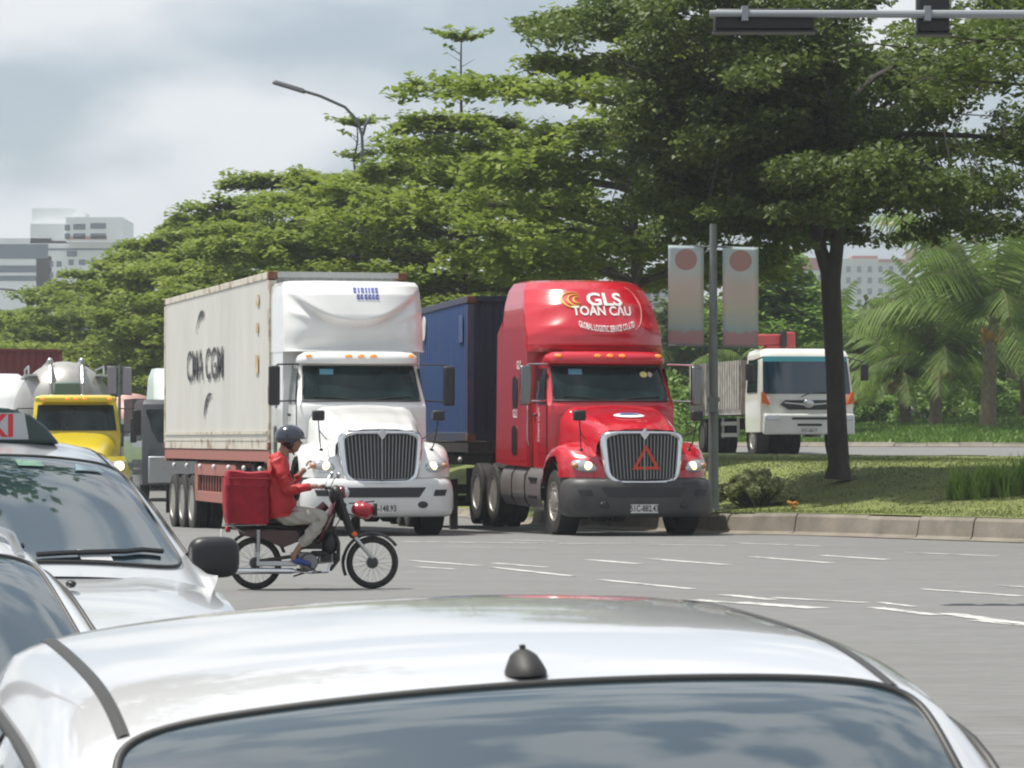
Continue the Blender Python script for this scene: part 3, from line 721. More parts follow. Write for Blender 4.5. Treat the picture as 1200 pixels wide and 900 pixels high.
def trailer(name, label, loc, rz, Lc, deck, m, zg, group, hz=.55, rear=(9.6, 10.75, 11.9), under=True, hw=1.2):
    T = thing(name, label, 'trailer', loc, rz, group)
    b = MB()
    for s in (-1, 1):
        b.box((s * (hw - .03), Lc / 2, deck - .11), (.07, Lc, .2)); b.box((s * .5, Lc / 2 + .6, deck - .28), (.1, Lc - 1.4, .36))
    b.box((0, .12, deck - .12), (2 * hw, .24, .22)); b.box((0, Lc - .1, deck - .14), (2 * hw, .2, .26))
    b.obj('frame', m, T, bevel=.01)
    b = MB()
    for k in range(8): b.box((0, .9 + k * (Lc - 1.6) / 7, deck - .2), (2 * hw - .15, .09, .12))
    b.obj('cross_member', darkmet, T)
    for y in rear:
        for s in (-1, 1): wheel(T, s * (hw - .16), y, zg + hz, hz, .27, s, dual=True, nuts=8)
        b = MB(); b.lathe([(.09, -.9), (.09, .9)], (0, y, zg + hz), n=12); b.box((0, y, zg + hz + .25), (.9, .12, .16)); b.obj('axle', darkmet, T)
    for s in (-1, 1):
        b = MB(); x = s * (hw - .22)
        b.box((x, 3.3, zg + .55), (.14, .16, 1.0)); b.box((x, 3.3, zg + .06), (.3, .3, .05)); b.obj('landing_leg', darkmet, T)
        if under:
            b = MB(); x = s * (hw - .06)
            b.box((x, 6.2, deck - .40), (.06, 4.6, .22)); b.box((x, 6.2, deck - .92), (.06, 4.6, .20))
            for y in (3.95, 8.45): b.box((x, y, deck - .66), (.06, .34, .70))
            for k in range(12): b.box((x - s * .04, 4.4 + k * .33, deck - .66), (.03, .07, .40))
            b.obj('side_guard', m, T, bevel=.006)
        b = MB(); b.box((s * (hw - .25), rear[-1] + .72, zg + .6), (.5, .02, .6)); b.obj('mud_flap', black, T)
    b = MB()
    for k in range(7): b.ell((-hw + .0, 1.0 + k * 1.7, deck - .34), (.04, .05, .05))
    b.obj('marker_lamp', mat('lens_white', (.7, .7, .7), .3), T)
    return T
creamm = mat('cream_container_paint', (.64, .63, .58), .5, dirt=.45, dirtc=(.45, .41, .33), dscale=1.3, dlo=.5, dhi=.85, stretch=(1, 1, .3), var=.05, vscale=1)
creamr = mat('rusty_cream_rail', (.58, .55, .46), .6, dirt=.9, dirtc=(.22, .10, .045), dscale=3.0, dlo=.50, dhi=.66)
shadef = mat('shaded_reefer_front', (.36, .38, .37), .6, dirt=.6, dirtc=(.22, .20, .17), dscale=2)  # front end's shade put into the grey base colour, dirt over it
bluem = mat('blue_container_paint', (.035, .085, .235), .55, dirt=.7, dirtc=(.10, .11, .16), dscale=2.2, dlo=.45, dhi=.8, stretch=(1, 1, .3))
bluer = mat('blue_rail', (.045, .06, .11), .6, dirt=.8, dirtc=(.12, .08, .06), dscale=3, dlo=.45, dhi=.7)
pinkr = mat('faded_red_frame', (.36, .13, .105), .7, dirt=.7, dirtc=(.24, .14, .11), dscale=3, dlo=.4, dhi=.75)
th = rad(14.0); fl = P(315, 515, 60.4); H1 = 3.09; LC = 12.5
cc = Vector((fl.x + 1.22 * cos(th), 60.4 + 1.22 * sin(th), 1.37))
WC = container('shipping_container', 'cream shipping container with dark lettering and rust stains behind the white truck', cc, th, LC, H1, creamm, creamr, shadef, 'shipping containers on trailers', depth=.016, pitch=.17, post_w=.14)
# lower kick band and writing on its left flank
b = MB(); b.box((-1.222, LC / 2, .30), (.012, LC - .3, .05)); b.box((-1.222, LC / 2, .17), (.012, LC - .3, .03)); b.obj('side_band', creamr, WC)
ink = mat('faded_ink', (.035, .037, .05), .7, dirt=.45, dirtc=(.45, .44, .40), dscale=3.5, dlo=.5, dhi=.75, stretch=(1, 1, 2))
def side_s(px):      # distance from the front edge of the flank where photo column px falls
    k = (px - 600) / F; return (fl.x - k * 60.4) / (k * cos(th) + sin(th))
def side_pt(px, py):
    s_ = side_s(px); D = 60.4 + s_ * cos(th); return s_, (HY - py) / F * D + CAMZ - 1.37
s0, s1 = side_s(261.5), side_s(219.5); zc = (side_pt(240, 411 + 0)[1] + side_pt(240, 447)[1]) / 2
def side_fn(x, y): return (-1.230, (s0 + s1) / 2 - x, zc + y)
Wt = s1 - s0
t = text_mb('CMA CGM', .84, lambda x, y: (x, y, 0), off=.012); w0 = max(v[0] for v in t.v) - min(v[0] for v in t.v)
t.v = [side_fn(v[0] * Wt / w0, v[1]) for v in t.v]; t.obj('lettering', ink, WC, smooth=0, recalc=False)
def swoosh(p0, p1, w, bend):
    b = MB(); a = side_pt(*p0); c = side_pt(*p1); pts = []
    A, B_ = Vector((a[0], a[1])), Vector((c[0], c[1])); d = (B_ - A); nrm = Vector((-d.y, d.x)).normalized()
    top, bot = [], []
    for i in range(13):
        t_ = i / 12; c_ = A + d * t_ + nrm * bend * sin(PI * t_); ww = w * (t_ ** .7) * (1 - max(0, t_ - .8) * 4.5)
        top.append(c_ + nrm * ww); bot.append(c_ - nrm * ww * .5)
    b.rings([[(-1.230, p.x, p.y) for p in (u, v)] for u, v in zip(top, bot)], cap=False, close=False)
    b.obj('emblem', ink, WC, smooth=0)
swoosh((229, 392), (239.5, 366), .11, -.16); swoosh((249, 462), (239, 489), .13, .14)
b = MB()
for (a, c, z0, z1) in ((300, 303.5, 345, 358), (300, 303, 378, 390), (299.5, 303, 416, 438)):
    p_, q_ = side_pt(a, z1), side_pt(c, z0); b.box((-1.226, (p_[0] + q_[0]) / 2, (p_[1] + q_[1]) / 2), (.008, abs(p_[0] - q_[0]), abs(q_[1] - p_[1])))
b.obj('rust_patch', mat('ochre_label', (.45, .30, .10), .7, dirt=.9, dirtc=(.6, .57, .48), dscale=5, dlo=.45, dhi=.6), WC)
b = MB(); b.ell((-.35 - .4, -.06, H1 - .42), (.09, .07, .14)); b.box((-.2, -.02, H1 - .3), (1.7, .02, .03)); b.obj('front_fitting', creamm, WC)
text_mb('IV2 SEA', .22, lambda x, y: (x * 1.8 + .0, -.005, H1 - .42 + y)).obj('front_lettering', darkmet, WC, smooth=0, recalc=False)
trailer('container_trailer', 'faded red container trailer under the cream container', (cc.x, cc.y, 0), th, LC, 1.37, pinkr, -.27, 'container trailers', hz=.56, rear=(9.1, 10.35, 11.6))
th2 = rad(9.4); f2 = P(547.6, 515, 62.9); c2_ = Vector((f2.x + 1.22 * cos(th2), 62.9 + 1.22 * sin(th2), 1.52))
BC = container('shipping_container', 'dark blue corrugated shipping container behind the red truck', c2_, th2, 12.19, 2.62, bluem, bluer, mat('shaded_blue_front', (.012, .018, .045), .6), 'shipping containers on trailers')  # front panel is a darker copy of the blue, shade put into its colour
b = MB(); b.lathe([(.001, -1.235), (.24, -1.235), (.24, -1.222)], (0, 5.6, 2.2), n=20); b.obj('round_label', wht, BC)
b = MB(); b.box((-1.226, .75, 2.05), (.006, .45, .5)); b.obj('side_marking', mat('pale_blue_marks', (.08, .13, .26), .7, dirt=.9, dirtc=(.035, .075, .2), dscale=9, dlo=.45, dhi=.6), BC)
trailer('container_trailer', 'dark container trailer under the blue container', (c2_.x, c2_.y, 0), th2, 12.19, 1.52, darkmet, -.25, 'container trailers', hz=.52, rear=(8.6, 9.9, 11.2), under=False)
# ------------------------------------------------------------------ motorcycle and rider
BD = 36.2; BX = (366 - 600) / F * BD; BK = F / BD; BZ0 = 0.0
def B(u, v, y=0.0):             # measured detail coordinates -> bike-local point (x forward, y sideways, z up)
    px = 250 + u / 4.09; py = 480 + v / 4.09
    return Vector(((px - 366) / BK, y, CAMZ + (HY - py) / BK))
brot = rad(9)
BIKE = thing('motorcycle', 'small dark red underbone motorcycle with spoked wheels ridden across the junction', 'motorcycle', (BX, BD, 0), brot)
ally = mat('aluminium', (.55, .55, .54), .35, .9)
dred_ = mat('dark_red_plastic', (.10, .008, .014), .28, coat=.6)
seatm = mat('black_vinyl', (.015, .015, .016), .5)
engm = mat('engine_metal', (.06, .06, .062), .45, .5, dirt=.4, dirtc=(.16, .15, .14), dscale=20)
R0 = .272
def bwheel(x):
    b = MB(); n = 40
    rings = []
    for k in range(n):
        a = 2 * PI * k / n; c = Vector((cos(a), 0, sin(a))); rings.append([Vector((x, 0, R0)) + c * (R0 - .033 + .034 * cos(q)) + Vector((0, .036 * sin(q), 0)) for q in [2 * PI * j / 10 for j in range(10)]])
    b.rings(rings + rings[:1], cap=False); t = b.obj('wheel', rubber, BIKE)
    b = MB(); rings = []
    for k in range(n):
        a = 2 * PI * k / n; c = Vector((cos(a), 0, sin(a))); rings.append([Vector((x, 0, R0)) + c * r + Vector((0, y, 0)) for r, y in ((R0 - .052, -.02), (R0 - .06, 0), (R0 - .052, .02), (R0 - .040, .02), (R0 - .04, -.02))])
    b.rings(rings + rings[:1], cap=False); b.obj('rim', ally, t)
    b = MB()
    for k in range(28):
        a = 2 * PI * k / 28; e = a + (.5 if k % 2 else -.5); s = (-1 if (k // 2) % 2 else 1)
        b.tube([Vector((x + .035 * cos(e), .03 * s, R0 + .035 * sin(e))), Vector((x + (R0 - .05) * cos(a), 0, R0 + (R0 - .05) * sin(a)))], .0016, 4, cap=False)
    b.obj('spokes', ally, t, smooth=0)
    b = MB(); b.lathe([(.02, -.055), (.055, -.05), (.062, -.02), (.05, 0), (.062, .02), (.055, .05), (.02, .055)], (x, 0, R0), axis='Y', n=24); b.obj('hub', engm, t)
xr, xf = B(202, 0).x, B(764, 0).x
bwheel(xr); bwheel(xf)
b = MB()   # frame, swing arm, shocks
b.tube([B(600, 400), B(560, 560), B(480, 640), B(420, 660)], .028, 8); b.tube([B(560, 520), B(430, 560), B(250, 560), B(100, 565)], .022, 8)
for y in (-.09, .09):
    b.tube([B(400, 700, y), B(210, 725, y)], .017, 6)
b.tube([B(400, 700, -.09), B(400, 700, .09)], .02, 6)
b.obj('frame', darkmet, BIKE)
for y in (-.10, .10):
    b = MB(); b.tube([B(212, 575, y), B(212, 725, y)], [.022, .016], 8)
    for k in range(9): b.lathe([(.018, 0), (.027, .006), (.018, .012)], B(212, 590 + 11 * k, y), axis='Z', n=10)
    b.obj('shock_absorber', chromed, BIKE)
    b = MB(); b.tube([B(596, 400, y * .8), B(650, 560, y * .8), B(676, 612, y * .8)], [.03, .036, .034], 10); fk = b.obj('fork_leg', seatm, BIKE); b = MB(); b.tube([B(672, 606, y * .8), B(764, 712, y * .8)], [.021, .017], 8); b.obj('fork_slider', ally, fk)
b = MB()   # front mudguard: curved strip over the wheel
def fender(x, a0, a1, r, w):
    def fn(u, v):
        a = rad(lerp(a0, a1, u)); q = (v - .5) * 2; rr = r - .025 * q * q; return (x + rr * cos(a), w * q, R0 + rr * sin(a))
    return fn
b.grid(fender(xf, 35, 175, R0 + .045, .055), 20, 6); b.obj('front_mudguard', seatm, BIKE, thick=.004)
b = MB(); b.grid(fender(xf, 165, 205, R0 + .05, .065), 8, 6); b.obj('mud_flap', seatm, BIKE, thick=.004)
b = MB(); b.grid(fender(xr, 20, 165, R0 + .06, .07), 20, 6); b.obj('rear_mudguard', seatm, BIKE, thick=.004)
b = MB()   # headstock, speedometer and handlebar shroud
b.ell(B(588, 410), (.075, .10, .105)); b.ell(B(612, 480), (.055, .07, .12), Matrix.Rotation(rad(-12), 3, 'Y')); b.obj('handlebar_shroud', seatm, BIKE)
b = MB(); b.ell(B(615, 398), (.055, .085, .075)); hl = b.obj('headlight', dred_, BIKE)
b = MB(); b.ell(B(632, 398), (.045, .07, .06)); b.obj('headlight_lens', lensm, hl)
for y in (-1, 1):
    b = MB(); b.tube([B(580, 400, 0), B(570, 382, y * .12), B(545, 372, y * .26), B(530, 374, y * .36)], .011, 8); h = b.obj('handlebar', chromed, BIKE)
    b = MB(); b.tube([B(545, 373, y * .26), B(522, 375, y * .38)], .017, 10); b.obj('grip', seatm, h)
    b = MB(); b.tube([B(548, 372, y * .28), B(560, 340, y * .30), B(575, 318, y * .33)], .006, 6); b.ell(B(583, 312, y * .34), (.022, .06, .038)); b.obj('mirror', chromed, h)
b = MB()   # leg shield and body side panels
def shield(u, v):
    y = (v - .5) * 2 * lerp(.13, .19, sin(PI * u)); p = B(lerp(555, 470, u), lerp(440, 640, u)); return (p.x + .05 + .05 * (1 - (2 * v - 1) ** 2), y, p.z)
b.grid(shield, 10, 10); b.obj('leg_shield', dred_, BIKE, thick=.006)
b = MB(); b.tube([B(540, 455), B(470, 520), B(400, 560)], [.05, .06, .06], 10); b.obj('tank_cover', dred_, BIKE)
for y in (-.085, .085):
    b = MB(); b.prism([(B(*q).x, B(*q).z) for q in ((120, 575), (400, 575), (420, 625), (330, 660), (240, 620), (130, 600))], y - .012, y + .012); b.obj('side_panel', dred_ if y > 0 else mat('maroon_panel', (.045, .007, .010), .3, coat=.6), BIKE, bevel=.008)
b = MB(); rr = []
for (u, v, w, h) in ((95, 556, .08, .02), (140, 553, .10, .03), (250, 556, .12, .035), (350, 560, .12, .035), (430, 572, .09, .03), (460, 585, .05, .02)):
    p = B(u, v); rr.append([p + Vector((0, w * cos(q), h * sin(q))) for q in [2 * PI * k / 14 for k in range(14)]])
b.rings(rr); b.obj('seat', seatm, BIKE)
b = MB()
for y in (-.11, 0, .11): b.tube([B(60, 552, y), B(250, 548, y)], .008, 6)
for u in (70, 140, 210): b.tube([B(u, 552, -.12), B(u, 552, .12)], .007, 6)
b.tube([B(80, 552, .1), B(150, 590, .09)], .008, 6); b.tube([B(80, 552, -.1), B(150, 590, -.09)], .008, 6); b.obj('rear_rack', chromed, BIKE)
b = MB(); b.box(B(70, 572), (.05, .13, .06)); b.obj('tail_light', mat('tail_lens', (.4, .01, .01), .2), BIKE, bevel=.015)
b = MB()   # engine block, horizontal cylinder with fins
b.lathe([(.02, -.12), (.085, -.12), (.095, -.09), (.095, .09), (.085, .12), (.02, .12)], B(455, 730), axis='Y', n=24); b.box(B(420, 712), (.2, .18, .13)); b.obj('engine', mat('engine_silver', (.22, .22, .22), .4, .7, dirt=.5, dirtc=(.05, .05, .05), dscale=18), BIKE, bevel=.01)
b = MB()
for k in range(8): b.box(B(505 + 10 * k, 712 - k * 1.0), (.006, .13, .12))
b.box(B(540, 710), (.09, .09, .08)); b.ell(B(585, 708), (.03, .06, .05)); b.obj('cylinder', engm, BIKE)
b = MB(); b.box(B(545, 650), (.06, .06, .07)); b.tube([B(545, 660, .02), B(520, 690, .02)], .02, 8); b.tube([B(530, 600, .05), B(500, 650, .05), B(545, 690, .03)], .007, 6); b.obj('carburettor', engm, BIKE)
b = MB(); b.tube([B(560, 735, -.05), B(545, 775, -.10), B(470, 778, -.13), B(390, 772, -.14)], .014, 8); b.tube([B(390, 772, -.14), B(370, 770, -.14), B(110, 768, -.15), B(88, 768, -.15)], [.016, .030, .034, .024], 12); b.obj('exhaust', chrome, BIKE)
b = MB(); b.box(B(300, 735, -.105), (.42, .02, .055)); b.obj('chain_case', chromed, BIKE, bevel=.01)
b = MB(); b.tube([B(420, 770, -.19), B(420, 770, .19)], .012, 6); b.box(B(420, 768, -.2), (.05, .10, .02)); b.box(B(420, 768, .2), (.05, .10, .02)); b.tube([B(440, 740, -.12), B(490, 775, -.16), B(510, 772, -.18)], .008, 6); b.obj('footpeg', darkmet, BIKE)
b = MB(); b.tube([B(470, 775, .1), B(390, 800, .13)], .01, 6); b.obj('side_stand', darkmet, BIKE)
b = MB(); b.ell(B(672, 596, -.12), (.03, .025, .028)); b.obj('indicator', mat('orange_indicator', (.75, .13, .02), .3), BIKE)
b = MB(); b.ell(B(672, 596, .12), (.03, .025, .028)); b.obj('indicator', mat('orange_indicator'), BIKE)
b = MB(); b.box(B(40, 600), (.01, .17, .12)); b.obj('number_plate', white_plate, BIKE)

def place_like_bike(o): o.location = (BX, BD, 0); o.rotation_euler = (0, 0, brot); return o
b = MB(); b.box(B(470, 640), (.24, .13, .12)); b.box(B(400, 610), (.3, .15, .10)); b.ell(B(560, 640), (.09, .08, .12)); b.box(B(505, 690), (.16, .11, .06)); b.obj('air_box', seatm, BIKE, bevel=.02)
b = MB(); b.tube([B(575, 560, -.05), B(600, 640, -.07), B(600, 720, -.06), B(560, 770, -.05)], .014, 8); b.tube([B(575, 560, .05), B(600, 640, .07), B(600, 720, .06), B(560, 770, .05)], .014, 8); b.tube([B(600, 700, -.07), B(600, 700, .07)], .012, 6); b.obj('engine_guard', darkmet, BIKE)
b = MB(); b.tube([B(480, 540, -.02), B(500, 600, -.05), B(520, 660, -.05)], .008, 6); b.tube([B(600, 420, -.03), B(620, 500, -.06), B(560, 600, -.05)], .006, 6); b.obj('cables', black, BIKE)
# insulated delivery bag on the rack: soft box with sagging lid, seams and side pockets
bagm = mat('red_bag_fabric', (.29, .005, .016), .75, var=.25, vscale=9, bump=.5, bscale=14)
BAG = place_like_bike(thing('delivery_bag', 'square red fabric delivery bag strapped on the rack behind the rider', 'bag'))
b = MB(); x0, x1, z0, z1 = B(58, 0).x, B(262, 0).x, B(0, 545).z, B(0, 320).z
def bagf(u, v):
    a = 2 * PI * v; e = .22; cx, cy = math.copysign(abs(cos(a)) ** e, cos(a)), math.copysign(abs(sin(a)) ** e, sin(a))
    bul = 1 + .05 * sin(PI * u); lean = -.018 * u
    z = lerp(z0, z1, u) + .008 * sin(6 * a + 5 * u)
    return ((x0 + x1) / 2 + lean + cx * (x1 - x0) / 2 * bul * (1 - .03 * (u < .08)), cy * .22 * bul, z)
b.grid(bagf, 14, 48)
b.obj('bag_body', bagm, BAG, smooth=60)
b = MB()
def lid(u, v):
    x = lerp(x0 - .012, x1 + .008, u); y = lerp(-.235, .235, v); e = min(u, 1 - u, v, 1 - v)
    z = z1 + .035 + .02 * sin(9 * u + 3 * v) * sin(7 * v) - .035 * sst(.06, 0, e) + .02 * (1 - u) - .05 * sst(.03, 0, e)
    return (x, y, z)
def lid2(u, v):
    p = lid(u, v); e = min(u, 1 - u, v, 1 - v); return (p[0], p[1], p[2] - .06) if e < .001 else p
b.grid(lid2, 20, 20); b.obj('lid', bagm, BAG, smooth=60)
b = MB()
for a in ((x0, x1),):
    b.tube([Vector((x0 + .02, -.236, z1 - .012)), Vector((x1, -.236, z1 - .02))], .006, 5)
    for x in (x0 + .045, x1 - .045): b.box((x, -.232, (z0 + z1) / 2), (.028, .008, z1 - z0 - .04))
b.obj('strap', mat('dark_red_strap', (.22, .005, .015), .7), BAG)
# rounded red bundle hanging in front
BUN = place_like_bike(thing('red_bundle', 'glossy rounded red bundle hanging in front of the motorcycle handlebars', 'bundle'))
b = MB()
def bun(u, v):
    a = PI * (u - .5); q = 2 * PI * v; r = 1 + .05 * sin(5 * q + 3 * u) + .03 * sin(11 * q)
    return B(718, 482) + Vector((.125 * cos(a) * cos(q) * r, .11 * cos(a) * sin(q) * r, .085 * sin(a) * r - .01 * cos(q)))
b.grid(bun, 20, 30); b.obj('bundle', mat('red_glossy', (.33, .006, .02), .3, coat=.4), BUN, smooth=80)
b = MB(); b.box(B(778, 480), (.03, .13, .13)); b.tube([B(650, 450), B(720, 445), B(775, 440)], .008, 6); b.tube([B(650, 500), B(700, 520), B(770, 515)], .008, 6); b.obj('carrier', seatm, BUN, bevel=.01)

# --- person: continuous skinned body
def skin(nodes, edges, root, sub=2):
    ids = {k: i for i, k in enumerate(nodes)}
    me = bpy.data.meshes.new('sk'); me.from_pydata([tuple(nodes[k][0]) for k in nodes], [(ids[a], ids[c]) for a, c in edges], [])
    o = bpy.data.objects.new('sk', me); COL.objects.link(o)
    o.modifiers.new('s', 'SKIN'); sv = me.skin_vertices[0].data
    for k, i in ids.items():
        r = nodes[k][1]; sv[i].radius = r if isinstance(r, tuple) else (r, r); sv[i].use_root = (k == root)
    s = o.modifiers.new('u', 'SUBSURF'); s.levels = sub; s.render_levels = sub
    dg = bpy.context.evaluated_depsgraph_get(); dg.update(); m = bpy.data.meshes.new_from_object(o.evaluated_get(dg))
    b = MB(); b.v = [tuple(v.co) for v in m.vertices]; b.f = [tuple(p.vertices) for p in m.polygons]
    bpy.data.objects.remove(o); bpy.data.meshes.remove(me); bpy.data.meshes.remove(m); return b
nm = {}
def Q(k, u, v, y, r): nm[k] = (B(u, v, y), r)
Q('pelvis', 318, 505, 0, (.12, .09)); Q('waist', 312, 430, 0, (.12, .085)); Q('chest', 308, 310, 0, (.16, .115)); Q('neckb', 322, 225, 0, (.08, .07)); Q('neck', 345, 190, 0, .055); Q('skull', 358, 150, 0, (.07, .08))
for s, t in ((-1, 'n'), (1, 'f')):
    Q('sh' + t, 305, 238, s * .18, .062)
    Q('hip' + t, 345, 515, s * .10, .070)
Q('eln', 345, 388, -.25, .044); Q('wrn', 462, 366, -.28, .028); Q('pmn', 490, 366, -.29, (.032, .022))
Q('elf', 385, 360, .24, .042); Q('wrf', 432, 305, .22, .028); Q('pmf', 452, 282, .21, (.022, .036))
Q('knn', 528, 512, -.15, .050); Q('ann', 398, 665, -.15, .030); Q('hen', 372, 712, -.16, .034); Q('ton', 455, 742, -.17, .028)
Q('knf', 540, 505, .15, .050); Q('anf', 420, 660, .15, .034); Q('hef', 395, 712, .16, .034); Q('tof', 478, 742, .17, .028)
ED = [('pelvis', 'waist'), ('waist', 'chest'), ('chest', 'neckb'), ('neckb', 'neck'), ('neck', 'skull')]
for t in 'nf': ED += [('chest', 'sh' + t), ('sh' + t, 'el' + t), ('el' + t, 'wr' + t), ('wr' + t, 'pm' + t), ('pelvis', 'hip' + t), ('hip' + t, 'kn' + t), ('kn' + t, 'an' + t), ('an' + t, 'he' + t), ('he' + t, 'to' + t)]
body = skin(nm, ED, 'pelvis')
# head with face, looking ahead (+x)
HC = B(372, 152) + Vector((.0, 0, .0))
def head(u, v):
    a = PI * (u - .5); q = 2 * PI * v; d = Vector((cos(a) * cos(q), cos(a) * sin(q), sin(a)))
    p = Vector((d.x * .098, d.y * .077, d.z * .122))
    if d.z < 0: p.x += .012 * -d.z * (1 if d.x > 0 else -.5); p.y *= 1 - .18 * -d.z
    if d.x > .3:
        fy = p.y / .077
        p.x += .030 * math.exp(-((d.z + .14) / .13) ** 2 - (fy / .20) ** 2)       # nose
        p.x -= .012 * math.exp(-((d.z - .10) / .10) ** 2 - ((abs(fy) - .38) / .2) ** 2)   # eye sockets
        p.x += .010 * math.exp(-((d.z + .47) / .07) ** 2 - (fy / .30) ** 2) - .006 * math.exp(-((d.z + .40) / .03) ** 2 - (fy / .3) ** 2)  # lips
        p.x += .008 * math.exp(-((d.z + .82) / .12) ** 2 - (fy / .3) ** 2)
    return HC + p
body.grid(head, 36, 48)
for s in (-1, 1): body.ell(HC + Vector((-.008, s * .078, -.005)), (.018, .012, .030), nu=8, nv=10)
# fingers
def finger(pts, r): 
    m = {str(i): (p, r * (1 - .12 * i)) for i, p in enumerate(pts)}; f = skin(m, [(str(i), str(i + 1)) for i in range(len(pts) - 1)], '0', 1); body.add(f.v, f.f)
pn = nm['pmn'][0]
for i, ln in enumerate((.9, 1.0, .97, .8)):      # near hand closes over the grip
    y = -.045 + .024 * i; o_ = pn + Vector((.012, y + .0, .004))
    finger([o_, o_ + Vector((.042 * ln, 0, .014)), o_ + Vector((.068 * ln, 0, -.004)), o_ + Vector((.058 * ln, 0, -.030))], .0095)
finger([pn + Vector((.0, .045, -.005)), pn + Vector((.03, .052, -.02)), pn + Vector((.05, .04, -.032))], .010)
pf = nm['pmf'][0]
for i, ln in enumerate((.85, 1.0, .97, .78)):      # raised far hand, fingers curled forward
    o_ = pf + Vector((.006, -.034 + .022 * i, .022)); finger([o_, o_ + Vector((.012, 0, .036 * ln)), o_ + Vector((.034, 0, .058 * ln)), o_ + Vector((.056, 0, .056 * ln))], .0095)
finger([pf + Vector((.015, -.04, -.01)), pf + Vector((.042, -.045, .008)), pf + Vector((.06, -.04, .022))], .010)
skinm = mat('skin', (.30, .155, .10), .5, var=.08, vscale=12)
PER = place_like_bike(tag(body.obj('person', skinm, smooth=80, recalc=False), 'person in red jacket, pale trousers and dark helmet riding the motorcycle with one hand raised', 'person'))
# eyes, hair
b = MB()
for s in (-1, 1): b.ell(HC + Vector((.083, s * .030, .012)), (.010, .013, .007))
b.obj('eyes', black, PER)
b = MB(); b.ell(HC + Vector((-.018, 0, -.005)), (.092, .082, .10)); b.obj('hair', mat('black_hair', (.012, .01, .01), .6), PER)
# helmet: open-face shell with brim and strap
hm = mat('navy_helmet', (.018, .022, .04), .18, coat=1)
b = MB(); HR = Matrix.Rotation(rad(4), 3, 'Y')
def shell(u, v):
    q = 2 * PI * v; lim = -.10 if cos(q) > .35 else -.42; lim = lerp(-.42, -.02, sst(.1, .6, cos(q))); a = lerp(lim, PI / 2, u)
    return HC + Vector((-.012, 0, .035)) + HR @ Vector((.152 * cos(a) * cos(q), .132 * cos(a) * sin(q), .135 * sin(a)))
b.grid(shell, 16, 40); hel = b.obj('helmet', hm, PER, thick=.012, smooth=80)
b = MB(); b.grid(lambda u, v: HC + Vector((.118 + .055 * u - .10 * (2 * v - 1) ** 2, .105 * (2 * v - 1), .045 - .012 * u)), 4, 12); b.obj('helmet_brim', hm, hel, thick=.006)
b = MB()
for s in (-1, 1): b.tube([HC + Vector((-.02, s * .10, -.02)), HC + Vector((.0, s * .082, -.08)), HC + Vector((.03, s * .03, -.135)), HC + Vector((.03, 0, -.138))], .007, 5)
b.obj('helmet_strap', black, hel)
# jacket
jk = {}
def J(k, u, v, y, r): jk[k] = (B(u, v, y), r)
J('a', 316, 490, 0, (.215, .18)); J('b', 306, 420, 0, (.22, .19)); J('c', 305, 318, 0, (.225, .19)); J('d', 318, 232, 0, (.11, .085)); J('e', 336, 205, 0, .068)
for s, t in ((-1, 'n'), (1, 'f')): J('s' + t, 302, 242, s * .19, .078)
J('nm', 322, 320, -.235, .066); J('n1', 347, 388, -.255, .062); J('n2', 410, 375, -.27, .050); J('n3', 460, 366, -.28, .040)
J('f1', 380, 362, .245, .058); J('f3', 428, 312, .225, .040)
je = [('a', 'b'), ('b', 'c'), ('c', 'd'), ('d', 'e'), ('c', 'sn'), ('c', 'sf'), ('sn', 'nm'), ('nm', 'n1'), ('n1', 'n2'), ('n2', 'n3'), ('sf', 'f1'), ('f1', 'f3')]
jb = skin(jk, je, 'b', 3)
def wr(p):
    p = Vector(p); k = .010 * sin(34 * p.z + 26 * p.x + 5 * sin(17 * p.y)) + .007 * sin(52 * p.x - 40 * p.z + 4 * sin(25 * p.z)); return p + Vector((k, k * .8, 0))
jb.v = [tuple(wr(p)) for p in jb.v]
jb.obj('jacket', mat('red_jacket', (.42, .016, .018), .6, var=.12, vscale=10, bump=.3, bscale=25), PER, smooth=80, recalc=False)
b = MB(); b.ell(B(385, 400), (.07, .10, .10)); b.ell(B(372, 330), (.035, .09, .09)); b.obj('dark_vest', mat('dark_cloth', (.02, .022, .02), .8), PER)
# trousers
tk = {}
def T_(k, u, v, y, r): tk[k] = (B(u, v, y), r)
T_('p', 322, 508, 0, (.175, .13)); T_('w', 314, 470, 0, (.15, .115))
for s, t in ((-1, 'n'), (1, 'f')):
    T_('h' + t, 350, 508, s * .105, .115); T_('m' + t, 440, 505, s * .13, .100); T_('k' + t, 525 + (12 if s > 0 else 0), 512, s * .15, .082)
    T_('c' + t, 465 + (16 if s > 0 else 0), 590, s * .15, .068); T_('a' + t, 412 + (20 if s > 0 else 0), 652, s * .15, .054)
te = [('p', 'w')] + [e for t in 'nf' for e in (('p', 'h' + t), ('h' + t, 'm' + t), ('m' + t, 'k' + t), ('k' + t, 'c' + t), ('c' + t, 'a' + t))]
tb = skin(tk, te, 'p', 3); tb.v = [tuple(wr(p)) for p in tb.v]
tb.obj('trousers', mat('khaki_cloth', (.37, .345, .30), .8, var=.1, vscale=9, bump=.3, bscale=30), PER, smooth=80, recalc=False)
for t, s in (('n', -1), ('f', 1)):
    h_, t_ = nm['he' + t][0], nm['to' + t][0]
    sh = skin({'h': (h_ + Vector((.0, 0, -.012)), (.042, .036)), 'm': (h_.lerp(t_, .55) + Vector((0, 0, .004)), (.044, .034)), 't': (t_ + Vector((.02, 0, 0)), (.040, .024))}, [('h', 'm'), ('m', 't')], 'h', 2)
    sh.obj('shoe', mat('blue_shoe', (.03, .06, .22), .5), PER, smooth=80, recalc=False)
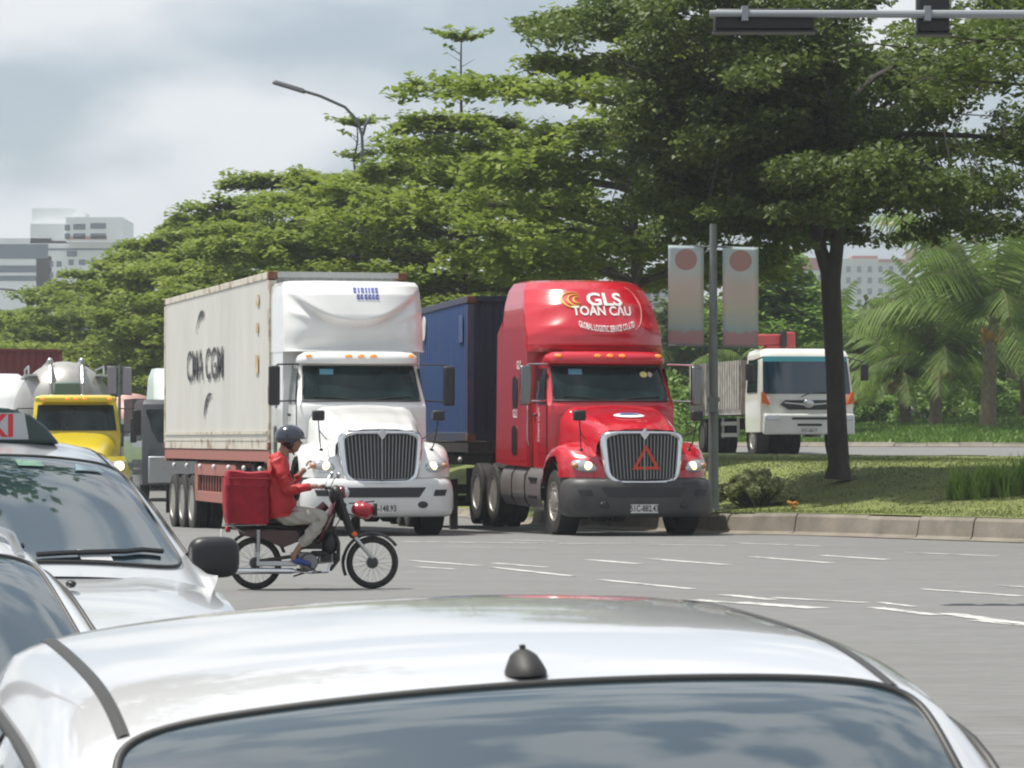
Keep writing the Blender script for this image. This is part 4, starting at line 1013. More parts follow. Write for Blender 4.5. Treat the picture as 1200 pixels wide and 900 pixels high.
# ------------------------------------------------------------------ cars
silver = mat('silver_paint', (.74, .74, .75), .28, .35, .5, 1.0, bump=0)
silver2 = mat('silver_taxi_paint', (.62, .64, .66), .32, .4, .5, 1.0)
carwhite = mat('white_car_paint', (.72, .73, .74), .25, 0, .5, 1.0)
carglass = mat('car_glass', (.022, .042, .052), .025, spec=1.0, coat=1)
carglass.node_tree.nodes['Principled BSDF'].inputs['Coat IOR'].default_value = 2.4
trimm = mat('rubber_trim', (.035, .034, .032), .5)
def catmull(pts, t):
    n = len(pts) - 1; k = min(int(t * n), n - 1); f = t * n - k
    p0, p1, p2, p3 = pts[max(k - 1, 0)], pts[k], pts[k + 1], pts[min(k + 2, n)]
    def tan_(a, b_, c):            # monotone tangent: no overshoot between stations
        return 0 if (b_ - a) * (c - b_) <= 0 else 2 * (b_ - a) * (c - b_) / (c - a)
    out = []
    for a, b_, c, d in zip(p0, p1, p2, p3):
        m0 = tan_(a, b_, c) if k > 0 else c - b_; m1 = tan_(b_, c, d) if k < n - 1 else c - b_
        out.append((2 * f ** 3 - 3 * f * f + 1) * b_ + (f ** 3 - 2 * f * f + f) * m0 + (3 * f * f - 2 * f ** 3) * c + (f ** 3 - f * f) * m1)
    return tuple(out)
def car(name, label, cat, loc, rz, paintm_, glassm, top, lower, group=None, ditch=True, antenna=False, plate_=None, w_wheel=.32, wbase=(.85, 3.45), crown=.05, sidez=None, rails=False, hw_belt=.80, rearglass=True):
    """top: stations (y, z, half width) along the centre line: cowl .. windshield head .. roof .. rear head .. rear base.
       index 0-1 windshield, last two rear window."""
    T = thing(name, label, cat, loc, rz, group)
    n = len(top) - 1; ys0, ys1 = top[0][0], top[-1][0]
    belt = lambda y: interp(y, [(ys0, top[0][1] - .01), (lerp(ys0, ys1, .5), top[0][1] - .02), (ys1, top[-1][1] - .01)])
    def st(u):
        y, z, w = catmull(top, u); return y, z, w
    cross = [(0, 0), (.5, -.16), (.78, -.46), (.9, -.72), (.955, -.9), (.985, -1.1), (1.0, -1.6)]       # across: fraction of w, drop in crowns
    def S(u, v):       # u along, v in [-1,1] across the top skin
        y, z, w = st(u); a = abs(v); x = w * a; d = -(.92 * a * a + .5 * a ** 12)
        # windscreens bow forward at the middle
        bow = .10 * (a ** 2) * (1 if u < .5 else -1) * (sst(.35, 0, u) if u < .5 else sst(.65, 1, u))
        return Vector((math.copysign(x, v), y + bow, z + d * crown))
    def SD(u, s, k):   # side skin from the roof edge to the belt
        p = S(u, s); zb = belt(p.y); wb = hw_belt; kk = k
        x = lerp(abs(p.x), wb, 1 - (1 - kk) ** 1.7) ; z = lerp(p.z, zb, kk ** 1.05)
        # small rounding out of the cantrail
        return Vector((s * min(x, wb), p.y, z))
    b = MB(); b.grid(lambda i, j: S(i, 2 * j - 1), 60, 48)
    for s in (-1, 1): b.grid(lambda i, j: SD(i, s, j), 60, 12)
    b.obj('upper_body', paintm_, T, smooth=50)
    def rr_patch(u0, u1, v0, v1, e=.25, off=.006, nu=26, nv=26, taper=0):
        g_ = MB()
        def fn(i, j):
            a, c = 2 * i - 1, 2 * j - 1                     # square -> rounded square
            sa, sc = a, c
            m = max(abs(a), abs(c)); r = (abs(a / m) ** (2 / e) + abs(c / m) ** (2 / e)) ** (-e / 2) if m > 1e-6 else 1
            # superellipse exponent
            sa, sc = a * (r if True else 1), c * (r if True else 1)
            u = lerp(u0, u1, (sa + 1) / 2); v = lerp(v0, v1, (sc + 1) / 2) * (1 - taper * (1 - (sa + 1) / 2))
            p = S(u, v); q = S(u + .002, v) - S(u - .002, v); w_ = S(u, v + .004) - S(u, v - .004); nn = q.cross(w_); nn.normalize()
            if nn.z < 0: nn = -nn
            return p + nn * off
        g_.grid(fn, nu, nv); return g_, fn
    uw = 1 / n
    def glass(u0, u1, nm_, v=.93, e=.22):
        g_, fn = rr_patch(u0, u1, -v, v, e=e, off=.007); o = g_.obj(nm_, glassm, T, smooth=80)
        ring = [fn(0, k / 40) for k in range(41)] + [fn(k / 40, 1) for k in range(1, 41)] + [fn(1, 1 - k / 40) for k in range(1, 41)] + [fn(1 - k / 40, 0) for k in range(1, 41)]
        t = MB(); t.tube(ring, .0075, 6, cap=False); t.obj('window_seal', trimm, o, smooth=80)
        return o, fn
    ws, wfn = glass(.02, uw * .97, 'windshield')
    if rearglass: glass(1 - uw * .95, .985, 'rear_window')
    for s in (-1, 1):
        for (a0, a1) in ((uw * .55, .44), (.46, 1 - uw * .9)):
            b = MB()
            def sw(i, j):
                u = lerp(a0, a1, i); k0 = .17; k1 = .95; k = lerp(k0, k1, j); p = SD(u, s, k)
                if a0 < .3: 
                    pass
                return p + Vector((s * .006, 0, 0))
            b.grid(sw, 14, 8); b.obj('side_window', glassm, T, smooth=80)
        t = MB()
        t.tube([SD(lerp(uw * .3, 1 - uw * .3, k / 40), s, .15) + Vector((s * .006, 0, 0)) for k in range(41)], .009, 5); t.obj('drip_rail', trimm, T, smooth=80)
        if ditch:
            t = MB(); nn = 50
            t.grid(lambda i, j: S(lerp(uw * 1.0, 1 - uw * .8, i), s * lerp(.890, .920, j)) + Vector((0, 0, .0045 - .003 * abs(2 * j - 1))), nn, 4); t.obj('roof_moulding', trimm, T, smooth=80)
        if rails:
            t = MB(); t.tube([S(lerp(uw * 1.15, 1 - uw * 1.2, k / 20), s * .90) + Vector((0, 0, .03 * min(1, 8 * min(k / 20, 1 - k / 20)))) for k in range(21)], .016, 8); t.obj('roof_rail', chromed, T)
        # door mirror
        yb, zb, _ = st(uw * .35); b = MB()
        b.ell((0, 0, 0), (1, 1, 1), nu=18, nv=24); b.v = [(s * (hw_belt + .05) + .11 * math.copysign(abs(x_) ** .55, x_), yb + .02 + .06 * math.copysign(abs(y_) ** .7, y_), belt(yb) + .07 + .088 * math.copysign(abs(z_) ** .6, z_)) for x_, y_, z_ in b.v]
        o = b.obj('door_mirror', black if not rails else paintm_, T); b = MB(); b.tube([(s * (hw_belt - .14), yb + .06, belt(yb) + .03), (s * (hw_belt + .02), yb + .03, belt(yb) + .03)], [.05, .04], 10); b.obj('mirror_stem', black, o)
        b = MB(); b.ell((s * (hw_belt + .05), yb + .062, belt(yb) + .07), (.095, .03, .072)); b.obj('mirror_glass', chrome, o)
    # lower body
    b = MB(); rings = []
    for (y, zt, w, zlo) in lower:
        r = []
        for k in range(33):
            a = PI * k / 32; ca, sa = cos(a), sin(a)
            x = w * math.copysign(abs(ca) ** .28, ca); h = zt - .03 - zlo
            z = zlo + (zt - zlo) * (1 - (1 - sa) ** 3) if k not in (0, 32) else zlo
            z = zt - .10 * (abs(x) / w) ** 3.2 - (0 if abs(ca) < .98 else (zt - zlo) * .0)
            if k == 0 or k == 32: z = zlo
            elif k in (1, 31): z = lerp(zlo, zt, .45); x = math.copysign(w * 1.015, ca)
            elif k in (2, 30): z = lerp(zlo, zt, .72); x = math.copysign(w * 1.0, ca)
            r.append((x, y, z))
        rings.append(r)
    b.rings(rings, cap=True); lb = b.obj('body', paintm_, T, smooth=45)
    if antenna:
        p = S(uw * 1.12, .035); b = MB()
        b.rings([[(p.x + r_ * cos(a) * .8, p.y + sh_ + r_ * sin(a) * 1.25, p.z + h_) for a in [2 * PI * k / 20 for k in range(20)]] for r_, h_, sh_ in ((.040, 0, 0), (.039, .006, 0), (.033, .017, .004), (.025, .029, .010), (.013, .036, .014), (.006, .038, .014), (.006, .044, .015), (.001, .045, .015))])
        b.obj('antenna_base', mat('antenna_rubber', (.02, .019, .018), .6), T, smooth=50)
    L_ = lower[-1][0] - lower[0][0]; y0 = lower[0][0]
    for s in (-1, 1):
        for yy in wbase:
            wheel(T, s * (lower[2][2] - .12), y0 + yy, w_wheel, w_wheel, .2, s, nuts=5)
            b = MB(); b.lathe([(w_wheel + .05, -.11), (w_wheel + .05, .12)], (s * (lower[2][2] - .10), y0 + yy, w_wheel + .02), n=28, cap=False); b.obj('wheel_arch', black, T)
        b = MB(); b.ell((s * lower[1][2] * .74, y0 + .13, lower[1][1] - .16), (.19, .12, .085)); b.obj('headlight', lensm, T)
        b = MB(); b.ell((s * lower[-2][2] * .84, y0 + L_ - .06, lower[-2][1] - .12), (.12, .08, .17)); b.obj('tail_light', mat('tail_lens', (.4, .01, .01), .2), T)
    b = MB(); b.box((0, y0 + .02, lower[1][1] - .2), (.75, .06, .12)); b.obj('grille', black, T, bevel=.02)
    b = MB(); b.box((0, y0 + .0, .45), (1.2, .06, .16)); b.obj('bumper_intake', black, T, bevel=.03)
    # wipers
    b = MB()
    for x0_, x1_ in ((-.62, -.02), (.02, .60)):
        pts = [wfn(lerp(.03, .10, k / 6), lerp(.5 + x0_ * .75, .5 + x1_ * .75, k / 6)) + Vector((0, -.012, .014)) for k in range(7)]; b.tube(pts, .011, 5)
    b.obj('wiper', black, T)
    return T, S, SD, belt, wfn
zg = -.32
# near silver car: front of the car towards the camera, roof and windshield fill the foot of the picture
topA = [(-.64, .98, .75), (0.0, 1.50, .66), (.55, 1.560, .665), (1.2, 1.575, .67), (1.85, 1.50, .65), (2.45, 1.08, .72)]
lowA = [(-1.85, .42, .55, .28), (-1.72, .74, .76, .2), (-1.3, .86, .84, .18), (-.6, .99, .86, .18), (.6, .99, .87, .18), (1.8, 1.02, .87, .18), (2.4, 1.06, .84, .2), (2.52, .8, .72, .3), (2.55, .5, .6, .35)]
SA = car('parked_car', 'silver car in the foreground seen over its roof with a black aerial base', 'car', (.085, 5.28, zg), rad(12), silver, carglass, topA, lowA, antenna=True, wbase=(.75, 3.35), hw_belt=.88, crown=.045)
SA[0].rotation_euler = (Matrix.Rotation(rad(12), 3, 'Z') @ Matrix.Rotation(rad(-2.8), 3, 'Y')).to_euler()
# taxi: silver people carrier facing the camera
topB = [(-.92, 1.19, .76), (0.0, 1.68, .60), (.7, 1.765, .62), (1.7, 1.775, .62), (2.4, 1.72, .61), (2.75, 1.1, .70)]
lowB = [(-1.85, .5, .6, .3), (-1.75, .88, .76, .22), (-1.45, 1.04, .80, .2), (-.85, 1.20, .81, .2), (.6, 1.17, .82, .2), (1.8, 1.17, .82, .2), (2.7, 1.17, .80, .2), (2.85, .8, .72, .3)]
gzt = road_z(-2, 15)
TX = car('taxi', 'silver taxi with a dark roof sign, its windshield facing the camera', 'taxi', (-2.256, 15.14, -.2), rad(20), silver2, carglass, topB, lowB, ditch=True, wbase=(.75, 3.5), hw_belt=.79, crown=.06)
Tx, SX, SDX, bx_, wfx = TX
# roof sign
sg = MB(); ys_ = .45; zs_ = SX(.30, 0).z
prof = [(-.42, 0), (-.41, .10), (-.34, .19), (-.2, .235), (0, .25), (.2, .235), (.34, .19), (.41, .10), (.42, 0)]
prof = [(-.385, 0), (-.32, .075), (-.25, .13), (-.15, .16), (0, .17), (.15, .16), (.25, .13), (.32, .075), (.385, 0)]
sg.prism([(x, z + zs_ - .01) for x, z in prof], ys_ - .10, ys_ + .10); so_ = sg.obj('roof_sign', mat('sign_dark_green', (.012, .035, .03), .3, coat=.5), Tx, bevel=.02)
sg = MB(); sg.prism([(-.235, zs_ + .012), (.235, zs_ + .012), (.215, zs_ + .130), (-.215, zs_ + .130)], ys_ - .112, ys_ - .10); sf = sg.obj('sign_face', mat('sign_face', (.42, .44, .45), .5), so_)
text_mb('TAXI', .14, lambda x, y: (x * 1.1, ys_ - .1145, zs_ + .068 + y)).obj('sign_lettering', mat('taxi_red', (.55, .03, .04), .5), sf, smooth=0, recalc=False)
for (u, a, c_, m_) in ((.86, .86, .05, (.22, .33, .36)), (.86, .62, .05, (.16, .30, .22)), (.84, .38, .05, (.5, .52, .55)), (.06, .70, .05, (.5, .5, .5))):
    b = MB(); b.grid(lambda i, j: wfx(u - .05 + .08 * i, a - c_ + 2 * c_ * j) + Vector((0, -.006, .006)), 2, 4); b.obj('windshield_sticker', mat('sticker_%.2f' % a, m_, .4, coat=1), Tx)
b = MB(); pz = .99; b.ell((.1, -1.1, 1.165), (.022, .03, .016)); b.obj('washer_nozzle', black, Tx)
# white car at the left edge
topC = [(-.85, 1.02, .74), (0.0, 1.52, .58), (.6, 1.57, .61), (1.5, 1.57, .61), (2.1, 1.48, .60), (2.45, 1.05, .68)]
lowC = [(-1.8, .5, .6, .3), (-1.7, .76, .76, .22), (-1.4, .88, .83, .2), (-.8, 1.0, .85, .2), (.6, .99, .86, .2), (1.8, 1.0, .86, .2), (2.4, 1.04, .83, .2), (2.55, .8, .72, .3)]
WCAR = car('parked_car', 'white car with roof rails between the taxi and the near silver car', 'car', (-1.97, 10.5, -.3), rad(20), carwhite, carglass, topC, lowC, ditch=False, wbase=(.75, 3.35), hw_belt=.82, rails=True)
# ------------------------------------------------------------------ vehicles further back
yelp = paintmat('yellow_truck_paint', (.62, .48, .02), .3)
tankm = mat('dull_steel_tank', (.42, .41, .39), .42, .55, dirt=.6, dirtc=(.25, .22, .18), dscale=1.5, dlo=.45, dhi=.8)
def short_truck(name, label, loc, rz, body, bumperm, group=None, lit=True):
    """conventional truck cab with bonnet; front at y = 0"""
    T = thing(name, label, 'truck', loc, rz, group)
    b = MB(); stack(b, [(.55, 1.12, .15, 3.4, .2), (1.3, 1.14, .12, 3.4, .25), (1.46, 1.08, .2, 3.4, .25)], sub=2); b.obj('lower_body', body, T, smooth=50)
    b = MB(); b.grid(lambda u, v: (lerp(.80, .98, u) * (2 * v - 1), .12 + 1.5 * u + .14 * abs(2 * v - 1) ** 3 * (1 - u), lerp(1.58, 2.02, u ** .8) - .06 * (2 * v - 1) ** 2 - .42 * abs(2 * v - 1) ** 7), 12, 30)
    b.grid(lambda u, v: (.80 * (2 * v - 1), .12 + .14 * abs(2 * v - 1) ** 3, lerp(1.1, 1.58, u) - (.06 * (2 * v - 1) ** 2 + .42 * abs(2 * v - 1) ** 7) * u), 4, 30); b.obj('hood', body, T, smooth=50)
    b = MB(); b.box((0, .10, 1.15), (1.12, .1, .66)); gr = b.obj('grille', chromed, T, bevel=.05)
    b = MB(); b.box((0, .05, 1.15), (.98, .03, .54)); b.obj('grille_mesh', black, gr)
    b = MB()
    for k in range(11): b.box((-.42 + .084 * k, .03, 1.15), (.018, .02, .54))
    b.obj('grille_bars', chromed, gr)
    b = MB(); stack(b, [(1.2, 1.02, 1.6, 3.2, .12), (2.0, 1.04, 1.6, 3.2, .15), (2.7, .96, 1.95, 3.2, .15), (2.84, .92, 2.0, 3.2, .15), (2.9, .8, 2.2, 3.1, .1)], sub=2); b.obj('cab', body, T, smooth=40)
    b = MB(); b.grid(lambda u, v: (lerp(.95, .88, u) * (2 * v - 1), lerp(1.62, 1.93, u) + .15 * abs((2 * v - 1) * .93) ** 4 - .02, lerp(2.06, 2.66, u)), 5, 20); b.obj('windshield', glassd, T)
    b = MB(); b.box((0, 1.85, 2.79), (1.9, .34, .14)); vo = b.obj('sun_visor', body, T, bevel=.05)
    for x in (-.78, -.2, 0, .2, .78):
        b = MB(); b.ell((x, 1.68, 2.80), (.055, .03, .028)); b.obj('marker_lamp', amber, vo)
    b = MB(); b.box((0, .02, .62), (2.3, .3, .36)); bo = b.obj('bumper', bumperm, T, bevel=.07, bseg=3)
    for s in (-1, 1):
        b = MB(); b.lathe([(.60, -.2), (.64, -.16), (.64, .14), (.60, .18)], (s * 1.02, 1.05, .62), n=30, cap=False); b.obj('fender', body, T)
        wheel(T, s * 1.02, 1.05, .5, .5, .28, s)
        b = MB(); b.box((s * .93, .06, 1.24), (.32, .16, .24)); hl = b.obj('headlight', lensm, T, bevel=.05)
        b = MB(); b.ell((s * .93, -.02, 1.24), (.12, .05, .11)); b.obj('headlamp_bulb', lampon if (s > 0 and lit) else lensm, hl)
        b = MB(); b.grid(lambda u, v: (s * (1.05 - .07 * u), lerp(1.95 + .15 * u, 3.0, v), lerp(2.05, 2.62, u)), 2, 2); b.obj('side_window', glassd, T)
        mirror(T, s, s * 1.42, 1.7, 1.95, 2.55, s * 1.0, black)
    return T
def on(px, D, z=-.30): return ((px - 600) / F * D, D, z)
YT = short_truck('tanker_truck', 'yellow truck cab pulling a dull grey bulk tank with chrome ladders', on(92, 80), rad(9), yelp, mat('yellow_bumper', (.5, .4, .04), .4))
b = MB(); prof = [(.01, 3.9), (.5, 3.95), (.9, 4.15), (1.12, 4.5), (1.22, 5.0), (1.25, 6), (1.25, 11), (1.1, 11.6), (.6, 12), (.01, 12.05)]
b.lathe([(r * .92, y) for r, y in prof], (-.15, 0, 2.62), axis='Y', n=40); tk_ = b.obj('tank', tankm, YT, smooth=60)
for s in (-1, 1):
    b = MB(); b.tube([(-.15 + s * .38, 3.85, 2.2), (-.15 + s * .38, 3.85, 3.2), (-.15 + s * .38, 4.2, 3.60), (-.15 + s * .38, 5, 3.74), (-.15 + s * .38, 11, 3.74)], .045, 8); b.ell((-.15 + s * .38, 4.6, 3.74), (.08, .08, .09)); b.obj('tank_rail', chromed, tk_)
    b = MB(); b.box((s * .85 - .15, 7, 3.40), (.3, 5.5, .05)); b.tube([(s * .9 - .15, 4.3, 3.4), (s * .9 - .15, 4.4, 3.62), (s * .9 - .15, 9.5, 3.62), (s * .9 - .15, 9.6, 3.4)], .025, 6); b.obj('walkway', chromed, tk_)
b = MB(); b.box((-.15, 3.86, 2.95), (.62, .2, .55)); b.obj('access_cover', mat('green_grey_metal', (.10, .17, .14), .5), tk_, bevel=.04)
b = MB(); b.box((0, 7, 1.1), (1.1, 10, .3)); b.obj('chassis', darkmet, YT)
for y in (5.2, 6.5, 10.0, 11.3):
    for s in (-1, 1): wheel(YT, s * 1.04, y, .5, .5, .28, s, dual=True)
# dark truck and mixer truck glimpsed beside the cream container
DT = thing('lorry', 'dark grey truck front partly hidden by the cream container', 'truck', on(213, 104), rad(12), None)
dkp = paintmat('dark_truck_paint', (.06, .065, .07), .35)
b = MB(); stack(b, [(.5, 1.15, .1, 3, .12), (1.6, 1.17, .05, 3, .12), (2.9, 1.12, .28, 3, .12), (3.05, 1.05, .5, 2.9, .1)], sub=2); b.obj('cab', dkp, DT)
b = MB(); b.grid(lambda u, v: (lerp(1.06, 1.02, u) * (2 * v - 1), lerp(.10, .24, u) + .12 * abs(2 * v - 1) ** 4 - .03, lerp(1.75, 2.75, u)), 3, 12); b.obj('windshield', glassd, DT)
b = MB(); b.box((0, .0, .95), (2.0, .1, .8)); b.obj('grille', chromed, DT, bevel=.04)
b = MB(); stack(b, [(3.05, .75, .5, 2.9, .3), (3.7, .7, 1.1, 2.9, .3), (4.0, .6, 1.6, 2.8, .2)], sub=3); b.obj('wind_deflector', mat('pale_green_grey', (.45, .52, .49), .5), DT)
for s in (-1, 1):
    mirror(DT, s, s * 1.42, .2, 1.75, 2.5, s * 1.1, black)
    wheel(DT, s * 1.0, 1.3, .5, .5, .3, s)
b = MB(); b.box((0, 4.5, 2.0), (2.3, 2.6, 2.2)); b.obj('cargo_box', dkp, DT)
b = MB(); b.box((0, 3.6, .9), (1, 6, .3)); b.obj('chassis', darkmet, DT)
MX = thing('mixer_truck', 'pinkish concrete mixer truck far behind between the yellow truck and the cream container', 'truck', on(163, 125), rad(10))
b = MB(); b.lathe([(.3, 2.2), (.9, 2.7), (1.2, 3.8), (1.15, 5), (.6, 6.6), (.5, 6.8)], (0, 0, 2.35), axis='Y', n=28); b.obj('drum', mat('pink_white_drum', (.50, .30, .27), .5, var=.3, vscale=.8), MX)
b = MB(); stack(b, [(.5, 1.1, .1, 1.9, .12), (1.6, 1.1, .05, 1.9, .12), (2.6, 1.05, .28, 1.9, .12)], sub=2); b.obj('cab', paintmat('pale_cab', (.55, .55, .52)), MX)
b = MB(); b.grid(lambda u, v: (1.0 * (2 * v - 1), lerp(.05, .2, u) - .02 + .1 * abs(2 * v - 1) ** 4, lerp(1.6, 2.4, u)), 2, 8); b.obj('windshield', glassd, MX)
b = MB(); b.tube([(0, 6.4, 3.0), (0, 7.0, 3.5), (.3, 7.3, 2.6)], .2, 8); b.obj('hopper', chromed, MX)
b = MB(); b.box((0, 4, .95), (1, 7, .3)); b.obj('chassis', darkmet, MX)
for y in (1.3, 5.0, 6.3):
    for s in (-1, 1): wheel(MX, s * 1.0, y, .5, .5, .3, s)
# white truck at the left edge with a dark red container behind it
LW = thing('box_truck', 'white truck at the left edge with a tall rounded white roof fairing', 'truck', on(-12, 112), rad(8))
wtp = paintmat('white_far_paint', (.78, .78, .77), .3)
b = MB(); stack(b, [(.6, 1.15, .1, 5, .2), (1.7, 1.15, .05, 5, .2), (2.7, 1.1, .3, 5, .2)], sub=2); b.obj('cab', wtp, LW)
b = MB(); stack(b, [(2.7, 1.2, .5, 5, .5), (3.3, 1.2, .8, 5, .5), (3.85, 1.1, 1.5, 5, .5), (4.0, .9, 2, 4.9, .4)], sub=3); b.obj('roof_fairing', wtp, LW, smooth=60)
b = MB(); b.grid(lambda u, v: (1.0 * (2 * v - 1), lerp(.05, .25, u) + .18 * abs(2 * v - 1) ** 4 - .03, lerp(1.7, 2.5, u)), 2, 12); b.obj('windshield', glassd, LW)
b = MB(); b.box((0, 3.4, .8), (1, 6, .3)); b.obj('chassis', darkmet, LW)
for s in (-1, 1):
    wheel(LW, s * 1.0, 1.3, .5, .5, .3, s); wheel(LW, s * 1.0, 5.3, .5, .5, .3, s, dual=True); mirror(LW, s, s * 1.4, .2, 1.8, 2.5, s * 1.1, black)
    b = MB(); b.box((s * .85, .05, .95), (.3, .1, .2)); b.obj('headlight', lensm, LW, bevel=.03)
rc = P(73, 424, 122); redc = mat('dark_red_container', (.17, .018, .02), .6, dirt=.5, dirtc=(.10, .03, .03), dscale=1.5)
container('shipping_container', 'dark red corrugated shipping container at the far left behind the white truck', (rc.x - 1.22, 122, rc.z - 2.15), rad(14), 12.19, 2.6, redc, mat('red_rail', (.28, .05, .045), .6), redc, 'shipping containers on trailers')
trailer('container_trailer', 'dark container trailer under the dark red container at the far left', (rc.x - 1.22, 122, 0), rad(14), 12.19, rc.z - 2.15, darkmet, -.28, 'container trailers', hz=.5, rear=(8.6, 9.9, 11.2), under=False)

# ------------------------------------------------------------------ white lorry with folding crane on the second carriageway
HT = thing('crane_truck', 'white cab-over truck with grey slatted cargo bed and a red folded crane', 'truck', (7.42, 87.3, road_z(7.4, 88) + .02), rad(9))
hp = paintmat('off_white_truck_paint', (.76, .75, .70), .3)
HS = 1.0
b = MB(); stack(b, [(.62, 1.18, .12, 1.9, .12), (1.05, 1.19, .05, 1.9, .14), (1.5, 1.19, .06, 1.9, .14), (2.55, 1.13, .33, 1.9, .14), (2.66, 1.08, .42, 1.9, .14), (2.72, .95, .6, 1.8, .1)], sub=3); b.obj('cab', hp, HT, smooth=40)
b = MB()
def hw(u, v): 
    z = lerp(1.58, 2.52, u); t = (2 * v - 1) * .955; w = lerp(1.185, 1.13, (z - 1.5) / 1.05); return (w * t, lerp(.06, .33, (z - 1.5) / 1.05) + .14 * abs(t) ** 4 - .02, z)
b.grid(hw, 6, 20); b.obj('windshield', mat('blue_glass', (.012, .03, .055), .05, spec=.8), HT)
b = MB(); b.grid(lambda u, v: (lambda q: (q[0], q[1] - .008, q[2]))(hw(.86 + .14 * u, v)), 2, 20); b.obj('sun_strip', mat('teal_sun_strip', (.05, .28, .33), .3), HT)
b = MB(); b.prism([(-.72, 1.30), (-.6, 1.42), (.6, 1.42), (.72, 1.30), (.5, 1.18), (-.5, 1.18)], -.0, .05); g2 = b.obj('grille', black, HT)
b = MB(); b.prism([(-.62, 1.34), (0, 1.28), (.62, 1.34), (.62, 1.37), (0, 1.32), (-.62, 1.37)], -.02, 0); b.ell((0, -.01, 1.33), (.14, .02, .10)); b.obj('grille_trim', chromed, g2)
b = MB(); b.box((0, .02, .82), (2.34, .26, .52)); bo = b.obj('bumper', paintmat('off_white_bumper', (.6, .6, .57), .35), HT, bevel=.06, bseg=3)
b = MB()
for z in (.80, .96): b.box((0, -.115, z), (.9 if z > .9 else .62, .02, .06))
b.obj('bumper_intake', black, bo)
plate(bo, '51C-263.71', (0, -.12, .66), .46, .12)
for s in (-1, 1):
    b = MB(); b.box((s * .95, -.10, .98), (.36, .06, .15)); b.obj('headlight', lensm, bo, bevel=.03)
    b = MB(); b.prism([(s * .98, 1.30), (s * 1.18, 1.34), (s * 1.18, 1.62), (s * 1.12, 1.62)], .03, .13); b.obj('turn_signal', mat('orange_indicator'), HT)
    b = MB(); b.grid(lambda u, v: (s * (1.20 - .05 * u), lerp(.55 + .12 * u, 1.7, v), lerp(1.62, 2.45, u)), 2, 2); b.obj('side_window', glassd, HT)
    b = MB(); b.box((s * 1.48, .15, 2.12), (.2, .1, .42)); mo = b.obj('mirror', black, HT, bevel=.03); b = MB(); b.tube([(s * 1.08, .35, 2.5), (s * 1.45, .15, 2.38)], .02, 6); b.obj('mirror_arm', black, mo)
    wheel(HT, s * 1.02, 1.25, .5, .5, .28, s); wheel(HT, s * 1.02, 6.0, .5, .5, .28, s, dual=True); wheel(HT, s * 1.02, 7.3, .5, .5, .28, s, dual=True)
    b = MB(); b.lathe([(.6, -.15), (.62, .16)], (s * 1.02, 1.25, .55), n=26, cap=False); b.obj('wheel_arch', black, HT)
b = MB(); b.tube([(-.2, -.02, 1.5), (.1, -.01, 1.62), (.55, .03, 1.62)], .015, 5); b.obj('wiper', black, HT)
b = MB(); b.box((0, 4.6, .85), (.95, 7.5, .3)); b.obj('chassis', darkmet, HT)
slm = mat('weathered_grey_slats', (.42, .40, .36), .8, var=.25, vscale=4, dirt=.6, dirtc=(.14, .12, .10), dscale=3)
b = MB(); b.box((0, 5.7, 1.15), (2.3, 6.2, .14)); bed = b.obj('cargo_bed', slm, HT)
for s in (-1, 1):
    b = MB()
    for k in range(22): b.box((s * 1.16, 2.75 + k * .283, 1.85), (.06, .15, 1.25))
    for z in (1.3, 2.4): b.box((s * 1.13, 5.7, z), (.05, 6.2, .12))
    b.obj('side_boards', slm, bed)
    b = MB()
    for z in (.55, .85): b.box((s * 1.12, 4.0, z), (.05, 1.9, .10))
    for y in (3.1, 4.9): b.box((s * 1.10, y, .75), (.05, .08, .55))
    b.obj('under_guard', chromed, HT)
for y in (2.65, 8.8):
    b = MB(); b.box((0, y, 1.85), (2.25, .06, 1.25)); b.obj('end_board', slm, bed)
crm = paintmat('crane_red', (.42, .03, .03), .4)
b = MB(); b.box((-.4, 2.25, 1.9), (.42, .42, 1.9)); cr = b.obj('crane', crm, HT, bevel=.04)
b = MB(); b.box((-.55, 2.25, 2.98), (.9, .34, .30)); b.box((.02, 2.25, 2.96), (.30, .42, .46)); b.obj('crane_boom', crm, cr, bevel=.05)
b = MB(); b.box((-.16, 2.03, 3.0), (.14, .2, .42)); b.obj('crane_joint', black, cr, bevel=.02)

# ------------------------------------------------------------------ street furniture
def banner_pole(label, px, D, z0, ztop, zb0, zb1, bw, group, mm, rp=.085, gap=.08):
    x = (px - 600) / F * D
    T = thing('banner_pole', label, 'banner pole', (x, D, z0), rad(0), group)
    b = MB(); b.tube([(0, 0, 0), (0, 0, .5), (0, 0, ztop - z0)], [rp * 1.25, rp * 1.1, rp * .75], 14); b.box((0, 0, .03), (.4, .4, .06)); b.obj('pole', galv, T)
    b = MB(); b.lathe([(rp * 1.25, 0), (rp * 1.35, .04), (rp * 1.25, .08)], (0, 0, 1.95), axis='Z', n=14); b.box((0, -rp * 1.2, 1.9), (.16, .06, .26)); b.obj('pole_box', galv, T)
    for s in (-1, 1):
        b = MB(); b.grid(lambda u, v: (s * (rp + gap) + s * bw * v, .03 * sin(3 * u + 2 * v), lerp(zb0, zb1, u) - z0 - .02 * s * v), 30, 8); b.obj('banner', mm, T, thick=.006, smooth=80)
        for zz in (zb0, zb1):
            b = MB(); b.tube([(0, 0, zz - z0), (s * (rp + gap + bw), 0, zz - z0 - .02 * s)], .016, 6); b.obj('banner_arm', galv, T)
    return T
